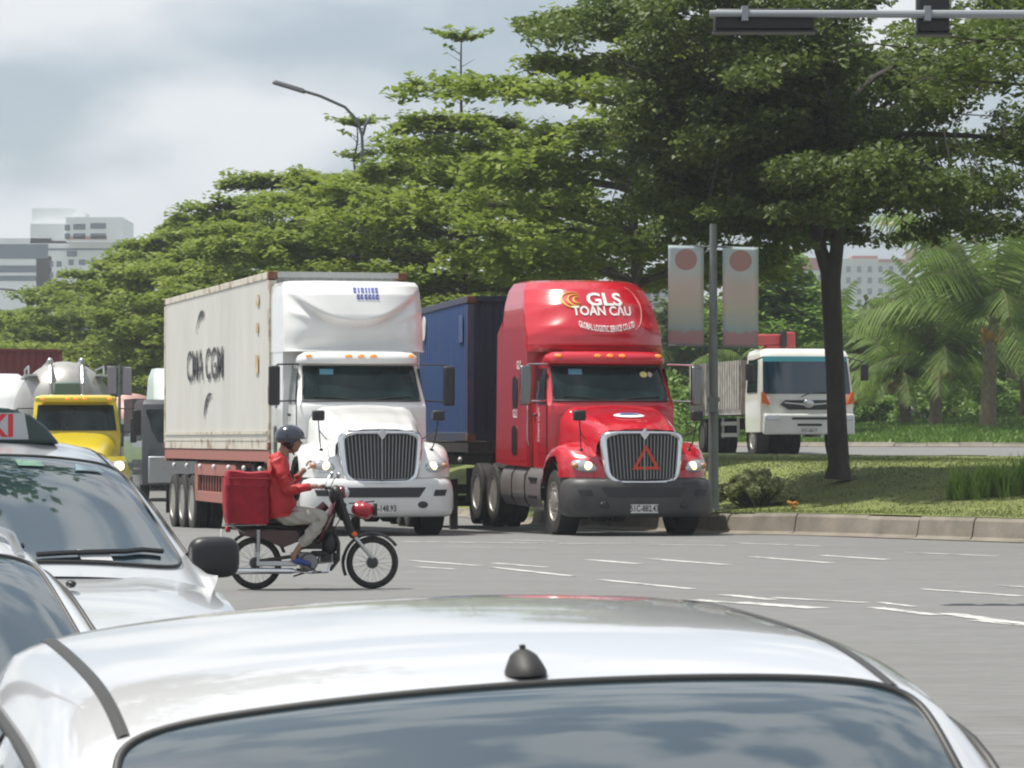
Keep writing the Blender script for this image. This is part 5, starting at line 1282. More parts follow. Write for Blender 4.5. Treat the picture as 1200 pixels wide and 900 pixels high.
def bannermat(name, z0, z1, cols, disc=None):
    m = bpy.data.materials.new(name); m.use_nodes = True; t = m.node_tree; b = t.nodes['Principled BSDF']; b.inputs['Roughness'].default_value = .7
    tc_ = t.nodes.new('ShaderNodeTexCoord'); sp = t.nodes.new('ShaderNodeSeparateXYZ'); t.links.new(tc_.outputs['Generated'], sp.inputs[0])
    nz = t.nodes.new('ShaderNodeTexNoise'); nz.inputs['Scale'].default_value = 5; t.links.new(tc_.outputs['Generated'], nz.inputs[0])
    ad = t.nodes.new('ShaderNodeMath'); ad.operation = 'MULTIPLY_ADD'; ad.inputs[1].default_value = .12; t.links.new(nz.outputs[0], ad.inputs[0]); t.links.new(sp.outputs[2], ad.inputs[2])
    sb = t.nodes.new('ShaderNodeMath'); sb.operation = 'SUBTRACT'; sb.inputs[1].default_value = .06; t.links.new(ad.outputs[0], sb.inputs[0])
    cr_ = t.nodes.new('ShaderNodeValToRGB'); e = cr_.color_ramp.elements
    e[0].position = cols[0][0]; e[0].color = (*cols[0][1], 1); e[1].position = cols[-1][0]; e[1].color = (*cols[-1][1], 1)
    for p_, c in cols[1:-1]: q_ = e.new(p_); q_.color = (*c, 1)
    t.links.new(sb.outputs[0], cr_.inputs[0]); src = cr_.outputs[0]
    if disc:
        # printed disc
        vm_ = t.nodes.new('ShaderNodeVectorMath'); vm_.operation = 'SUBTRACT'; vm_.inputs[1].default_value = (disc[0], .5, disc[1]); t.links.new(tc_.outputs['Generated'], vm_.inputs[0])
        v2 = t.nodes.new('ShaderNodeVectorMath'); v2.operation = 'MULTIPLY'; v2.inputs[1].default_value = (disc[2], 0, disc[3]); t.links.new(vm_.outputs[0], v2.inputs[0])
        ln = t.nodes.new('ShaderNodeVectorMath'); ln.operation = 'LENGTH'; t.links.new(v2.outputs[0], ln.inputs[0])
        lt = t.nodes.new('ShaderNodeMath'); lt.operation = 'LESS_THAN'; lt.inputs[1].default_value = 1; t.links.new(ln.outputs['Value'], lt.inputs[0])
        mx = t.nodes.new('ShaderNodeMix'); mx.data_type = 'RGBA'; t.links.new(lt.outputs[0], mx.inputs[0]); t.links.new(src, mx.inputs[6]); mx.inputs[7].default_value = (.54, .33, .30, 1); src = mx.outputs[2]
    t.links.new(src, b.inputs['Base Color'])
    tr = t.nodes.new('ShaderNodeBsdfTranslucent'); t.links.new(src, tr.inputs[0]); ms = t.nodes.new('ShaderNodeMixShader'); ms.inputs[0].default_value = .35
    out = t.nodes['Material Output']; t.links.new(b.outputs[0], ms.inputs[1]); t.links.new(tr.outputs[0], ms.inputs[2]); t.links.new(ms.outputs[0], out.inputs[0])
    return m
bm_ = bannermat('faded_banner', 0, 1, [(0, (.48, .46, .46)), (.05, (.56, .33, .35)), (.14, (.56, .35, .36)), (.17, (.44, .56, .57)), (.25, (.56, .60, .55)), (.40, (.68, .63, .54)), (.62, (.72, .62, .57)), (.78, (.62, .68, .66)), (1, (.56, .68, .70))], disc=(.5, .86, 3.2, 9.5))
DB = 61.5; xz = (836 - 600) / F * DB
banner_pole('grey pole with two tall faded banners beside the red truck', 836, DB, med_z(xz, DB) - .02, 5.35, 1.55 + (515 - 406) * DB / F, 1.55 + (515 - 289) * DB / F, .63, 'poles with twin banners', bm_)
bm2 = bannermat('pale_banner', 0, 1, [(0, (.42, .38, .40)), (1, (.45, .42, .45))])
banner_pole('far small pole with two plain pale banners behind the yellow truck', 140, 105, -.3, 3.8, 1.55 + (515 - 462) * 105 / F, 1.55 + (515 - 430) * 105 / F, .28, 'poles with twin banners', bm2, rp=.05, gap=.04)
lampm = mat('lamp_grey', (.12, .125, .13), .5, .4)
def street_lamp(label, px, D, arms, group='street lamps along the road', r=.07, z0=0, head_on=0):
    """arms: lists of photo points from the pole top to the lamp head"""
    x = (px - 600) / F * D; T = thing('street_lamp', label, 'street lamp', (x, D, z0), 0, group)
    top = P(*arms[0][0], D) - Vector((x, D, z0)); b = MB(); b.tube([(0, 0, 0), (0, 0, 1), (top.x, 0, top.z)], [r * 1.6, r * 1.3, r], 10); b.obj('pole', lampm, T)
    for a in arms:
        pts = [P(*q, D) - Vector((x, D, z0)) for q in a]; b = MB(); b.tube(pts, r * .62, 8); ar = b.obj('arm', lampm, T, smooth=80)
        if head_on > 0 and a is not arms[0]: continue
        d = (pts[-1] - pts[-2]).normalized(); c = pts[-1] + d * .35; s = 1 if d.x > 0 else -1
        b = MB(); ang = math.atan2(d.z, abs(d.x)); b.box((0, 0, 0), (1.0, .34, .13), ty=.7, tx=.9)
        b.v = [tuple(c + Matrix.Rotation(-s * ang, 3, 'Y') @ Vector(p)) for p in b.v]; b.obj('lamp_head', lampm, ar, bevel=.04)
    return T
street_lamp('tall street lamp with a curved arm rising above the tree tops', 429, 100, [[(425, 185), (424, 158), (418, 140), (404, 125), (375, 112), (352, 105)], [(425, 158), (428, 146), (434, 138)]], head_on=1)
street_lamp('double-armed street lamp at the far left below the white building', 33, 200, [[(33, 352), (28, 345), (16, 340), (6, 339)], [(33, 352), (40, 342), (52, 336), (62, 333)]], r=.11)
street_lamp('smaller far street lamp right of the double-armed one', 87, 215, [[(87, 362), (80, 357), (70, 351), (60, 348)], [(87, 362), (89, 352), (96, 343)]], r=.11)

# traffic signal mast reaching in from the right
MA = thing('traffic_signal', 'overhead traffic signal mast with black signal housings at the top right', 'traffic signal', (6.7, 33, 0), 0)
b = MB(); b.tube([(0, 0, -.02), (0, 0, 5.4), (0, 0, 6.3)], [.13, .10, .09], 14); b.box((0, 0, .03), (.5, .5, .06)); b.obj('mast', galv, MA)
def sgp(px, py, dy=0): 
    p = P(px, py, 33); return Vector((p.x - 6.7, dy, p.z))
mg = mat('pale_mast_arm', (.30, .32, .34), .5, .3)
b = MB(); b.tube([sgp(1430, 17), sgp(1200, 16), sgp(832, 15)], [.06, .042, .032], 10); b.obj('arm', mg, MA)
hous = mat('signal_housing', (.012, .013, .014), .45)
for (xa, xb, ya, yb) in ((838, 956, 8, 35), (1076, 1115, -8, 38)):
    p, q = sgp(xa, yb), sgp(xb, ya); b = MB(); b.box(((p.x + q.x) / 2, .12, (p.z + q.z) / 2), (q.x - p.x, .14, q.z - p.z)); ho_ = b.obj('signal_housing', hous, MA, bevel=.03)
    b = MB(); b.box(((p.x + q.x) / 2, .10, p.z - .006), (q.x - p.x + .03, .24, .02)); b.obj('backplate', hous, ho_, bevel=.004)
    n_ = 3 if xb - xa > 60 else 1
    for k in range(n_):
        cx_ = lerp(p.x, q.x, (k + .5) / n_); b = MB(); b.lathe([(.10, .18), (.11, .20), (.11, .40), (.105, .40), (.10, .2)], (cx_, .12 - .12, (p.z + q.z) / 2), axis='Y', n=20); b.obj('signal_visor', hous, ho_)
    b = MB(); b.box((lerp(p.x, q.x, .3), .02, sgp(0, 15).z), (.06, .12, .14)); b.obj('clamp', mg, ho_)
# kiosk lettering, far buildings
hazeb = lambda n, c: mat(n, c, .8, var=.06, vscale=.2)
wb = hazeb('white_facade', (.80, .81, .82)); gb = mat('grey_window_band', (.10, .14, .17), .25); rb_ = hazeb('red_roof_tile', (.35, .11, .08))
def building(name, label, D, blocks, extra=(), group=None, depth=14):
    """blocks: (px0, py_top, px1, py_bottom, material, setback); extra: windows (px0, py0, px1, py1, material)"""
    x0 = (blocks[0][0] - 600) / F * D; T = thing(name, label, 'building', (x0, D, 0), 0, group)
    for (a, t_, c, d, m, sb) in blocks:
        p, q = P(a, d, D), P(c, t_, D); b = MB(); z0 = -.5 if d > 500 else p.z
        b.box(((p.x + q.x) / 2 - x0, sb + depth / 2, (z0 + q.z) / 2), (q.x - p.x, depth, q.z - z0)); b.obj('wall', m, T)
    for (a, t_, c, d, m, nm_, sb) in extra:
        p, q = P(a, d, D), P(c, t_, D); b = MB(); b.box(((p.x + q.x) / 2 - x0, sb - .06, (p.z + q.z) / 2), (q.x - p.x, .16, q.z - p.z)); b.obj(nm_, m, T)
    return T
E = []
D1 = 600
for r_ in (288, 297): E.append((0, r_, 56, r_ + 7, gb, 'window_band', 0))
E += [(-20, 286, 56, 303, gb, 'window_band', 0), (-20, 311, 42, 319, gb, 'window_band', 0), (-20, 323, 42, 329, gb, 'window_band', 0)]
E = E[2:]
for (x_, y_, w_) in ((79, 265, 6), (89, 264, 14), (109, 263, 18), (89, 275, 14), (109, 275, 18), (79, 275, 6), (66, 306, 6), (66, 319, 6), (58, 306, 4), (58, 319, 4), (78, 294, 12), (92, 304, 8), (106, 304, 6), (80, 304, 6), (104, 320, 6), (80, 320, 6)):
    E.append((x_, y_, x_ + w_, y_ + 6.5, gb, 'window', -4 if y_ < 280 else 0))
E.append((82, 278, 128, 282, mat('pink_balcony', (.5, .25, .22), .7), 'balcony_rail', -4))
E.append((55, 291, 140, 293, gb, 'painted_shadow', 0))  # dark strip coloured in to stand for a shadow line
building('office_building', 'white stepped office building with grey window bands rising above the trees at far left', D1,
         [(-40, 279, 60, 520, wb, 0), (42, 300, 150, 520, wb, 0), (60, 282, 150, 300, wb, 0), (35, 243, 88, 285, wb, 2), (80, 256, 146, 285, wb, -4), (35, 262, 82, 285, wb, 0)], E, depth=18)
E = []
for ix in range(6):
    for iy in range(5):
        E.append((992 + ix * 12.5, 312 + iy * 13, 997 + ix * 12.5, 319 + iy * 13, gb, 'window', 0))
building('apartment_block', 'pale apartment block with small windows beyond the palms right of the dark tree trunk', 800, [(985, 303, 1064, 520, hazeb('pale_facade', (.5, .51, .52)), 0), (1000, 299, 1030, 304, rb_, 2), (1030, 304, 1064, 307, rb_, -.5)], E, depth=16)
E = [(903 + k * 14, 322 + j * 16, 908 + k * 14, 329 + j * 16, gb, 'window', 0) for k in range(6) for j in range(4)]
building('apartment_block', 'apartment block with a reddish top floor left of the dark tree trunk', 700, [(893, 316, 985, 520, hazeb('pale_facade', (.5, .51, .52)), 0), (900, 302, 962, 317, rb_, 0)], E, depth=16)
building('apartment_block', 'grey-white block showing just right of the red truck roof', 500, [(742, 334, 800, 520, hazeb('grey_facade', (.42, .44, .45)), 0)], [(746 + k * 11, 342 + j * 13, 751 + k * 11, 348 + j * 13, gb, 'window', 0) for k in range(5) for j in range(6)], depth=12)
hb = thing('house', 'white house with a red tiled roof above the crane truck', 'house', (P(905, 515, 230).x, 230, 2), 0)
b = MB(); b.box((0, 5, 2.9), (5.4, 10, 5.8)); b.obj('wall', wb, hb)
b = MB(); b.prism([(-3.0, 5.7), (3.4, 5.7), (0, 8.0)], -.4, 10.4); b.obj('gable', wb, hb)
b = MB(); b.prism([(3.7, 5.5), (3.7, 5.75), (.3, 8.15), (0, 8.0)], -.6, 10.6); b.prism([(-3.3, 5.5), (-3.3, 5.75), (0, 8.15), (0, 8.0)], -.6, 10.6); b.obj('roof', rb_, hb)
for x_ in (-1.4, 1.2):
    b = MB(); b.box((x_, -.03, 3.6), (.9, .1, 1.2)); b.obj('window', gb, hb)
# tower crane
tcx = P(1067, 515, 780); TC = thing('tower_crane', 'ochre lattice tower crane beside the pale apartment block', 'tower crane', (tcx.x, 780, 0), 0)
ym = mat('crane_ochre', (.42, .28, .12), .6); b = MB(); zt = P(0, 252, 780).z
for sx_ in (-1, 1):
    for sy_ in (-1, 1): b.box((sx_ * .9, sy_ * .9, zt / 2), (.28, .28, zt))
k = 0
z = 1.0
while z < zt - 2:
    for sy_ in (-1, 1): b.tube([(-.9 * (1 if k % 2 else -1), sy_ * .9, z), (.9 * (1 if k % 2 else -1), sy_ * .9, z + 2)], .13, 4)
    z += 2; k += 1
b.obj('mast', ym, TC, smooth=0)
b = MB(); b.box((0, -1.2, zt - 9), (2.4, 1.6, 2.4)); b.obj('cab', ym, TC)
b = MB(); b.tube([(0, 0, zt - 2), (14, 0, zt - 1)], .35, 4); b.tube([(0, 0, zt + 3), (14, 0, zt - .5)], .12, 4); b.tube([(0, 0, zt - 2), (-7, 0, zt - 2)], .4, 4); b.tube([(0, 0, zt - 2), (0, 0, zt + 3)], .3, 4); b.obj('jib', ym, TC)
# ------------------------------------------------------------------ trees
barkm = mat('bark', (.09, .075, .06), .95, var=.3, vscale=5, bump=.8, bscale=12, stretch=(1, 1, .3))
barkd = mat('dark_bark', (.05, .042, .036), .95, var=.3, vscale=5, bump=.8, bscale=12, stretch=(1, 1, .3))
lm1 = leafmat('layered_leaves', (.10, .165, .022), (.30, .37, .06), trans=.45, scale=.7)
lm2 = leafmat('dense_leaves', (.045, .080, .016), (.14, .19, .035), trans=.35, scale=.9)
lm3 = leafmat('light_leaves', (.09, .18, .03), (.21, .32, .06), scale=.5)
lm4 = leafmat('bush_leaves', (.24, .29, .11), (.55, .56, .30), scale=3)
lm5 = leafmat('strap_leaves', (.10, .20, .03), (.32, .46, .10), scale=2)
lm6 = leafmat('palm_leaves', (.06, .12, .02), (.19, .27, .05), trans=.35, rough=.65, scale=.6)
lm7 = leafmat('wood_leaves', (.035, .07, .015), (.11, .15, .035), scale=.25)
def vrand(a, b_): return rng.uniform(a, b_)
def crown_tiered(H, R, z0, ntier, nleaf, leafsize, leader=1.2, seed=0, flat=.12, dome=.55):
    """tiers of near-horizontal limbs carrying flat sprays; returns limb tubes and leaf centres"""
    rs = np.random.default_rng(seed); limbs = MB(); cents = []; wts = []
    ths = []
    for t in range(ntier):
        f = t / (ntier - 1); z = lerp(z0, H, f ** .9); rad_ = R * (1 - f ** 2.6 * .66) * (.80 + .30 * rs.random()); nb = 6 if f < .7 else 5
        a0 = rs.random() * 6.28
        for k in range(nb):
            a = a0 + 2 * PI * k / nb + rs.normal() * .22; rr = rad_ * rs.uniform(.68, 1.12); rise = rs.uniform(-.02, .16) * rr
            pts = []
            for i in range(7):
                q = i / 6; aa = a + .25 * sin(q * 3 + k); pts.append(Vector((rr * q * cos(aa), rr * q * sin(aa), z + rise * q - .04 * rr * q * q + .35 * sin(min(q * 2, 1) * PI / 2) * (1 - f) - .2)))
            limbs.tube(pts, [max(.012, (.09 - .05 * f) * (1 - q / 7)) for q in range(7)], 5)
            # secondary sprays
            for i in range(2, 7):
                base = pts[i]; d = (pts[i] - pts[i - 1]).normalized(); side = Vector((-d.y, d.x, 0))
                for s in (-1, 0, 1):
                    ln = rr * rs.uniform(.16, .36) * (1.15 - .08 * i) if s else .25; e = base + (side * s * .9 + d * .55) * ln + Vector((0, 0, rs.uniform(0, .12)))
                    if s: limbs.tube([base, base.lerp(e, .5) + Vector((0, 0, .04)), e], [.018, .012, .007], 4, cap=False)
                    m = 4 if s else 2; e.z += rs.normal() * .16
                    for j in range(m):
                        c = base.lerp(e, (j + .7) / m); cents.append(c); wts.append(rs.uniform(.32, .75) * (1 - .2 * f))
    # leader with small whorls
    if leader:
        for w_, (hh, r_) in enumerate(((.40, .8), (.98, .55), (1.0, 1.0))):
            zz = H + leader * hh
            for k in range(7):
                a = k * .9 + w_ + rs.random() * .3; e = Vector((r_ * cos(a), r_ * sin(a), zz + .22 * r_)); limbs.tube([(0, 0, zz - .1), e], [.014, .005], 4, cap=False)
                for j in range(5): cents.append(Vector((0, 0, zz)).lerp(e, .3 + .18 * j)); wts.append(.22)
        limbs.tube([(0, 0, H - .3), (.10, .05, H + leader * .35), (-.04, 0, H + leader * .7), (0, 0, H + leader)], [.055, .04, .03, .02], 5)
        for k in range(12):
            zz = H + leader * rs.uniform(.05, .8); a = rs.uniform(0, 6.28); e = Vector((.5 * cos(a), .5 * sin(a), zz + .3)); limbs.tube([(0, 0, zz), e], [.012, .004], 4, cap=False); cents.append(e); wts.append(.16)
    C_ = np.array([tuple(c) for c in cents]); w = np.array(wts); pr = w ** 2 / (w ** 2).sum()
    idx = rs.choice(len(C_), nleaf, p=pr); off = rs.normal(size=(nleaf, 3)); off /= np.linalg.norm(off, axis=1)[:, None]; off *= (rs.random(nleaf) ** .45)[:, None]
    off[:, 2] *= flat / .45
    return limbs, C_[idx] + off * w[idx][:, None], None
def trunk_mb(H, r0, r1, wob=.15, seed=0, forks=()):
    rs = random.Random(seed); b = MB(); n = 12
    pts = [Vector((wob * sin(i * .7 + seed) * i / n, wob * cos(i * .9 + seed * 2) * i / n, H * i / n)) for i in range(n + 1)]
    pts[0].z -= .15; rr = [lerp(r0, r1, (i / n) ** .8) for i in range(n + 1)]; rr[0] = r0 * 1.5; pts.insert(1, Vector((0, 0, .25))); rr.insert(1, r0 * 1.12)
    b.tube(pts, rr, 12)
    for f in forks: b.tube([Vector(p) for p, r in f], [r for p, r in f], 10)
    return b
def make_tree(name, label, cat, loc, crown, trunk, lmat, bark, leafsize, rz=0, sc=1, group=None, up=.9):
    T = thing(name, label, cat, loc, rz, group); T.scale = sc if isinstance(sc, tuple) else (sc,) * 3
    limbs, c, _ = crown; n0 = trunk
    n0.add(limbs.v, limbs.f); n0.obj('trunk', bark, T, smooth=60, recalc=False)
    quads_obj('crown', leaves(c, leafsize, up=up, aspect=.6), lmat, T)
    return T
ROW = 'layered trees standing in a row along the median'
def row_loc(D): 
    t = (D - 65) * .255; return (6.07 - t, D)
protos = []
for k in range(4):
    H = 11.0; cr_ = crown_tiered(H, 5.9, 4.3, 8, 52000, .12, leader=(0, 2.0, 2.7, 0)[k], seed=20 + k, flat=.2)
    protos.append((cr_, trunk_mb(H, .22, .05, seed=k)))
ptree = []
# (D, proto, rz, scale, dx, label)
rows = [(80, 0, .3, (.86, .86, 1.0), .6, 'large layered tree directly behind the red truck'),
        (95, 2, 1.2, (.88, .88, .84), .2, 'layered tree with a thin leader shoot rising behind the gap between the two semi trucks'),
        (109, 1, 2.3, (.95, .95, .88), .3, 'layered tree with a small umbrella-like shoot behind the white truck'),
        (123, 0, 4.0, (1, 1, .98), .4, 'layered tree behind the cream container front'),
        (137, 3, 5.1, (1, 1, .93), .2, 'layered tree rising above the rear end of the cream container'),
        (151, 0, .8, .90, .2, 'layered tree just left of the cream container'),
        (166, 0, 2.0, .86, 0, 'layered tree between the far banner pole and the cream container'),
        (182, 3, 3.3, .80, 0, 'smaller layered tree above the far banner pole'),
        (200, 0, 4.4, .80, 0, 'far layered tree at the left end of the row'),
        (50.6, 3, 5.7, (.9, .9, 1.0), 1.9, 'layered tree at the upper right whose trunk stands outside the frame')]
for (D, k, rz, sc, dx, lab) in rows:
    x, y = row_loc(D); x += dx; z = road_z(x, y) + .2 if D > 100 else .45 if D < 60 else 1.0
    if D < 60:
        make_tree('shade_tree', lab, 'tree', (x, y, z), crown_tiered(11.0, 5.6, 4.9, 8, 62000, .1, leader=0, seed=33, flat=.2), trunk_mb(11, .22, .05, seed=6), lm2, barkd, .085, rz, 1, ROW); continue
    if ptree and k in [p[0] for p in ptree]:
        src = [p[1] for p in ptree if p[0] == k][0]; o = copy_tree(src); o.location = (x, y, z); o.rotation_euler = (0, 0, rz); o.scale = sc if isinstance(sc, tuple) else (sc,) * 3; tag(o, lab)
    else:
        o = make_tree('shade_tree', lab, 'tree', (x, y, z), protos[k][0], protos[k][1], lm1, barkm, .13, rz, sc, ROW); ptree.append((k, o))
# the near dark tree on the median
TX_, TY_ = (982 - 600) / F * 65, 65.0; tz = med_z(TX_, TY_)
def near_crown():
    rs = np.random.default_rng(5); limbs = MB(); cents = []; w = []
    def clump(p, r, f=1): cents.append(p); w.append(r)
    # limbs radiate from the fork at about 4 m up to a broad flat dome
    base = [Vector((-.25, 0, 4.6)), Vector((.2, 0, 4.8)), Vector((0, .2, 6))]
    for k in range(44):
        a = rs.uniform(0, 2 * PI); zt_ = rs.choice([4.9, 5.5, 6.2, 7.0, 7.8, 8.6, 9.3]); rr = rs.uniform(2.5, 5.5) * (1.0 if zt_ < 8 else .88) * (1.12 if cos(a) > 0 else .84); zt_ += .5 * (zt_ < 6) * (cos(a) > -.1)
        s = base[k % 3] + Vector((0, 0, .3 * (k % 5))); e = Vector((rr * cos(a), rr * sin(a) * .95, zt_ + rs.uniform(-.3, .3)))
        m = s.lerp(e, .5) + Vector((0, 0, rs.uniform(.1, .5))); pts = [s, s.lerp(m, .5) + Vector((0, 0, .15)), m, m.lerp(e, .5) + Vector((0, 0, .1)), e]
        limbs.tube(pts, [.075, .06, .045, .03, .012], 6)
        for j in range(10):
            q = rs.uniform(.40, 1.05); c = s.lerp(e, q) + Vector((rs.normal() * .6, rs.normal() * .6, rs.normal() * .26 + .15)); c.z = max(c.z, 4.9 if c.xy.length < 2.2 else 4.2); clump(c, rs.uniform(.42, .85))
            limbs.tube([s.lerp(e, min(q, .95) * .9), c], [.014, .006], 4, cap=False)
    # low hanging sprays towards the right and left rims
    for k in range(80):
        a = rs.uniform(0, 2 * PI); rr = rs.uniform(2.4, 5.6) * (1 if cos(a) > 0 else .82); c = Vector((rr * cos(a), rr * sin(a) * .9, rs.uniform(4.7 if cos(a) > -.2 else 4.1, 5.4))); clump(c, rs.uniform(.28, .6))
        limbs.tube([c + Vector((-.3 * cos(a), -.3 * sin(a), 1.0)), c + Vector((0, 0, .3)), c], [.014, .01, .005], 4, cap=False)
    C_ = np.array([tuple(c) for c in cents]); wt = np.array(w); pr = wt ** 2.2 / (wt ** 2.2).sum(); n = 165000
    idx = rs.choice(len(C_), n, p=pr); off = rs.normal(size=(n, 3)); off /= np.linalg.norm(off, axis=1)[:, None]; off *= (rs.random(n) ** .5)[:, None]; off[:, 2] *= .42
    return limbs, C_[idx] + off * wt[idx][:, None], None
def K(px, py, dy=0): 
    p = P(px, py, TY_); return Vector((p.x - TX_, dy, p.z - tz))
tb_ = MB()
tb_.tube([K(982, 562), K(983, 545), K(981, 500), K(979, 440), K(976, 380), K(974, 335), K(973, 315)], [.27, .205, .185, .175, .18, .185, .19], 14)
tb_.tube([K(974, 330), K(962, 290, .1), K(955, 250, .2), K(946, 205, .3), K(938, 150, .3), K(925, 80, .2)], [.15, .125, .11, .095, .07, .03], 10)
tb_.tube([K(976, 330), K(981, 290), K(983, 250), K(984, 200), K(990, 140), K(1000, 60)], [.15, .13, .12, .10, .08, .03], 10)
tb_.tube([K(982, 275), K(990, 262, -.1), K(995, 235, -.3), K(1010, 190, -.5)], [.09, .07, .05, .02], 8)
make_tree('shade_tree', 'nearest dark tree with a forked black trunk on the median island', 'tree', (TX_, TY_, tz), near_crown(), tb_, lm2, barkd, .066, up=.35)
# roadside tree above the parked cars (seen as a reflection in the taxi windshield)
make_tree('shade_tree', 'roadside tree just outside the left edge whose crown is reflected in the taxi windshield', 'tree', (-5.6, 20.0, -.05), crown_tiered(8.8, 3.9, 6.1, 4, 11000, .1, leader=0, seed=61, flat=.25), trunk_mb(9, .2, .05, seed=9), lm2, barkm, .12)
# small tree behind the crane truck, trees on the far left, far wood
cr_ = crown_tiered(5.4, 2.3, 2.9, 5, 12000, .1, leader=0, seed=77, flat=.25)
x, y = P(907, 515, 120).x, 120; make_tree('young_tree', 'young light green tree with a thin trunk above the crane truck', 'tree', (x, y, ver_z(x, y)), cr_, trunk_mb(5.4, .09, .03, seed=4), lm3, barkm, .11, sc=1.15)
def blob_crown(H, R, zc, n, seed, flat=.6, nclump=46):
    rs = np.random.default_rng(seed); limbs = MB(); cents = []; w = []
    for k in range(nclump):
        a = rs.uniform(0, 2 * PI); el = rs.uniform(-.5, 1.2); rr = R * rs.uniform(.55, 1.05); c = Vector((rr * cos(a) * cos(el), rr * sin(a) * cos(el), zc + (H - zc) * math.sin(el) * rs.uniform(.7, 1.05))); cents.append(tuple(c)); w.append(R * rs.uniform(.16, .34))
        limbs.tube([(0, 0, zc - .35 * (H - zc)), Vector(c) * .5 + Vector((0, 0, zc * .5)), c], [.09, .05, .015], 5, cap=False)
    C_ = np.array(cents); wt = np.array(w); pr = wt ** 2 / (wt ** 2).sum(); idx = rs.choice(len(C_), n, p=pr)
    off = rs.normal(size=(n, 3)); off /= np.linalg.norm(off, axis=1)[:, None]; off *= (rs.random(n) ** .5)[:, None]; off[:, 2] *= flat
    return limbs, C_[idx] + off * wt[idx][:, None], None
bc = [blob_crown(7.5, 4.2, 4.4, 16000, 90 + k) for k in range(2)]; bt = []
fl_ = [(22, 240, 1.25, 'rounded light green tree below the white office building'), (-30, 225, 1.1, 'light green tree at the extreme left edge'), (70, 235, 1.0, 'light green tree between the two far street lamps'), (112, 255, 1.15, 'light green tree right of the smaller far street lamp'), (-5, 290, 1.5, 'tall dark green tree right under the window bands of the office building'), (50, 300, 1.35, 'deep green tree behind the double-armed street lamp'), (150, 270, 1.2, 'green tree far behind the far banner pole')]
for i, (px, D, sc, lab) in enumerate(fl_):
    x = (px - 600) / F * D
    if i < 2: o = make_tree('broadleaf_tree', lab, 'tree', (x, D, 0), bc[i], trunk_mb(5, .2, .08, seed=i), lm3 if i == 0 else lm1, barkm, .24, rz=i, sc=sc, group='rounded trees at the far left'); bt.append(o)
    else: o = copy_tree(bt[0] if i not in (4, 5, 6) else bt[1]); o.location = (x, D, 0); o.rotation_euler = (0, 0, i * 1.3); o.scale = (sc,) * 3; tag(o, lab)
def mass(name, label, n, fn, size, m, up=.5, cat='vegetation', cl=400, cr=(.5, 1.6), flat=.7):
    cs = [fn() for _ in range(cl)]; C_ = np.array(cs); r = rng.uniform(*cr, cl); idx = rng.integers(0, cl, n); off = rng.normal(size=(n, 3)); off /= np.linalg.norm(off, axis=1)[:, None]; off *= (rng.random(n) ** .5)[:, None]; off[:, 2] *= flat
    c = C_[idx] + off * r[idx][:, None]
    return tag(quads_obj(name, leaves(c, size, up=up), m), label, cat, kind='stuff')
def wood():
    D = random.uniform(150, 185); px = random.uniform(690, 1260); x = (px - 600) / F * D; h = random.uniform(0, 1) ** .8
    top = interp(px, [(690, 3.5), (800, 4.2), (900, 5), (1000, 4.2), (1080, 5.0), (1200, 7.0), (1260, 7)]); return (x, D, 3.0 + top * h)
mass('undergrowth', 'dense green thicket filling the ground behind the palms', 70000, wood, .2, lm7, cl=520)
def leftwood():
    D = random.uniform(205, 260); px = random.uniform(90, 560); return ((px - 600) / F * D, D, random.uniform(0, 5.0))
mass('undergrowth', 'low green thicket beneath the row of layered trees', 34000, leftwood, .26, lm1, cl=330)
def lowhedge():
    D = random.uniform(131, 146); px = random.uniform(800, 1240); x = (px - 600) / F * D; return (x, D, ver_z(x, D) + random.uniform(0, 1.3))
mass('undergrowth', 'low light green scrub at the foot of the palms', 30000, lowhedge, .12, lm3, cl=200, cr=(.3, .8))
# hedge on the median side under the row, right part
def backhedge():
    D = random.uniform(118, 150); px = random.uniform(560, 900); x = (px - 600) / F * D; return (x, D, road_z(x, D) + random.uniform(0, 2.2))
mass('undergrowth', 'green shrubs seen behind the banners and the slatted cargo bed', 20000, backhedge, .13, lm3, cl=160, cr=(.4, 1.0))

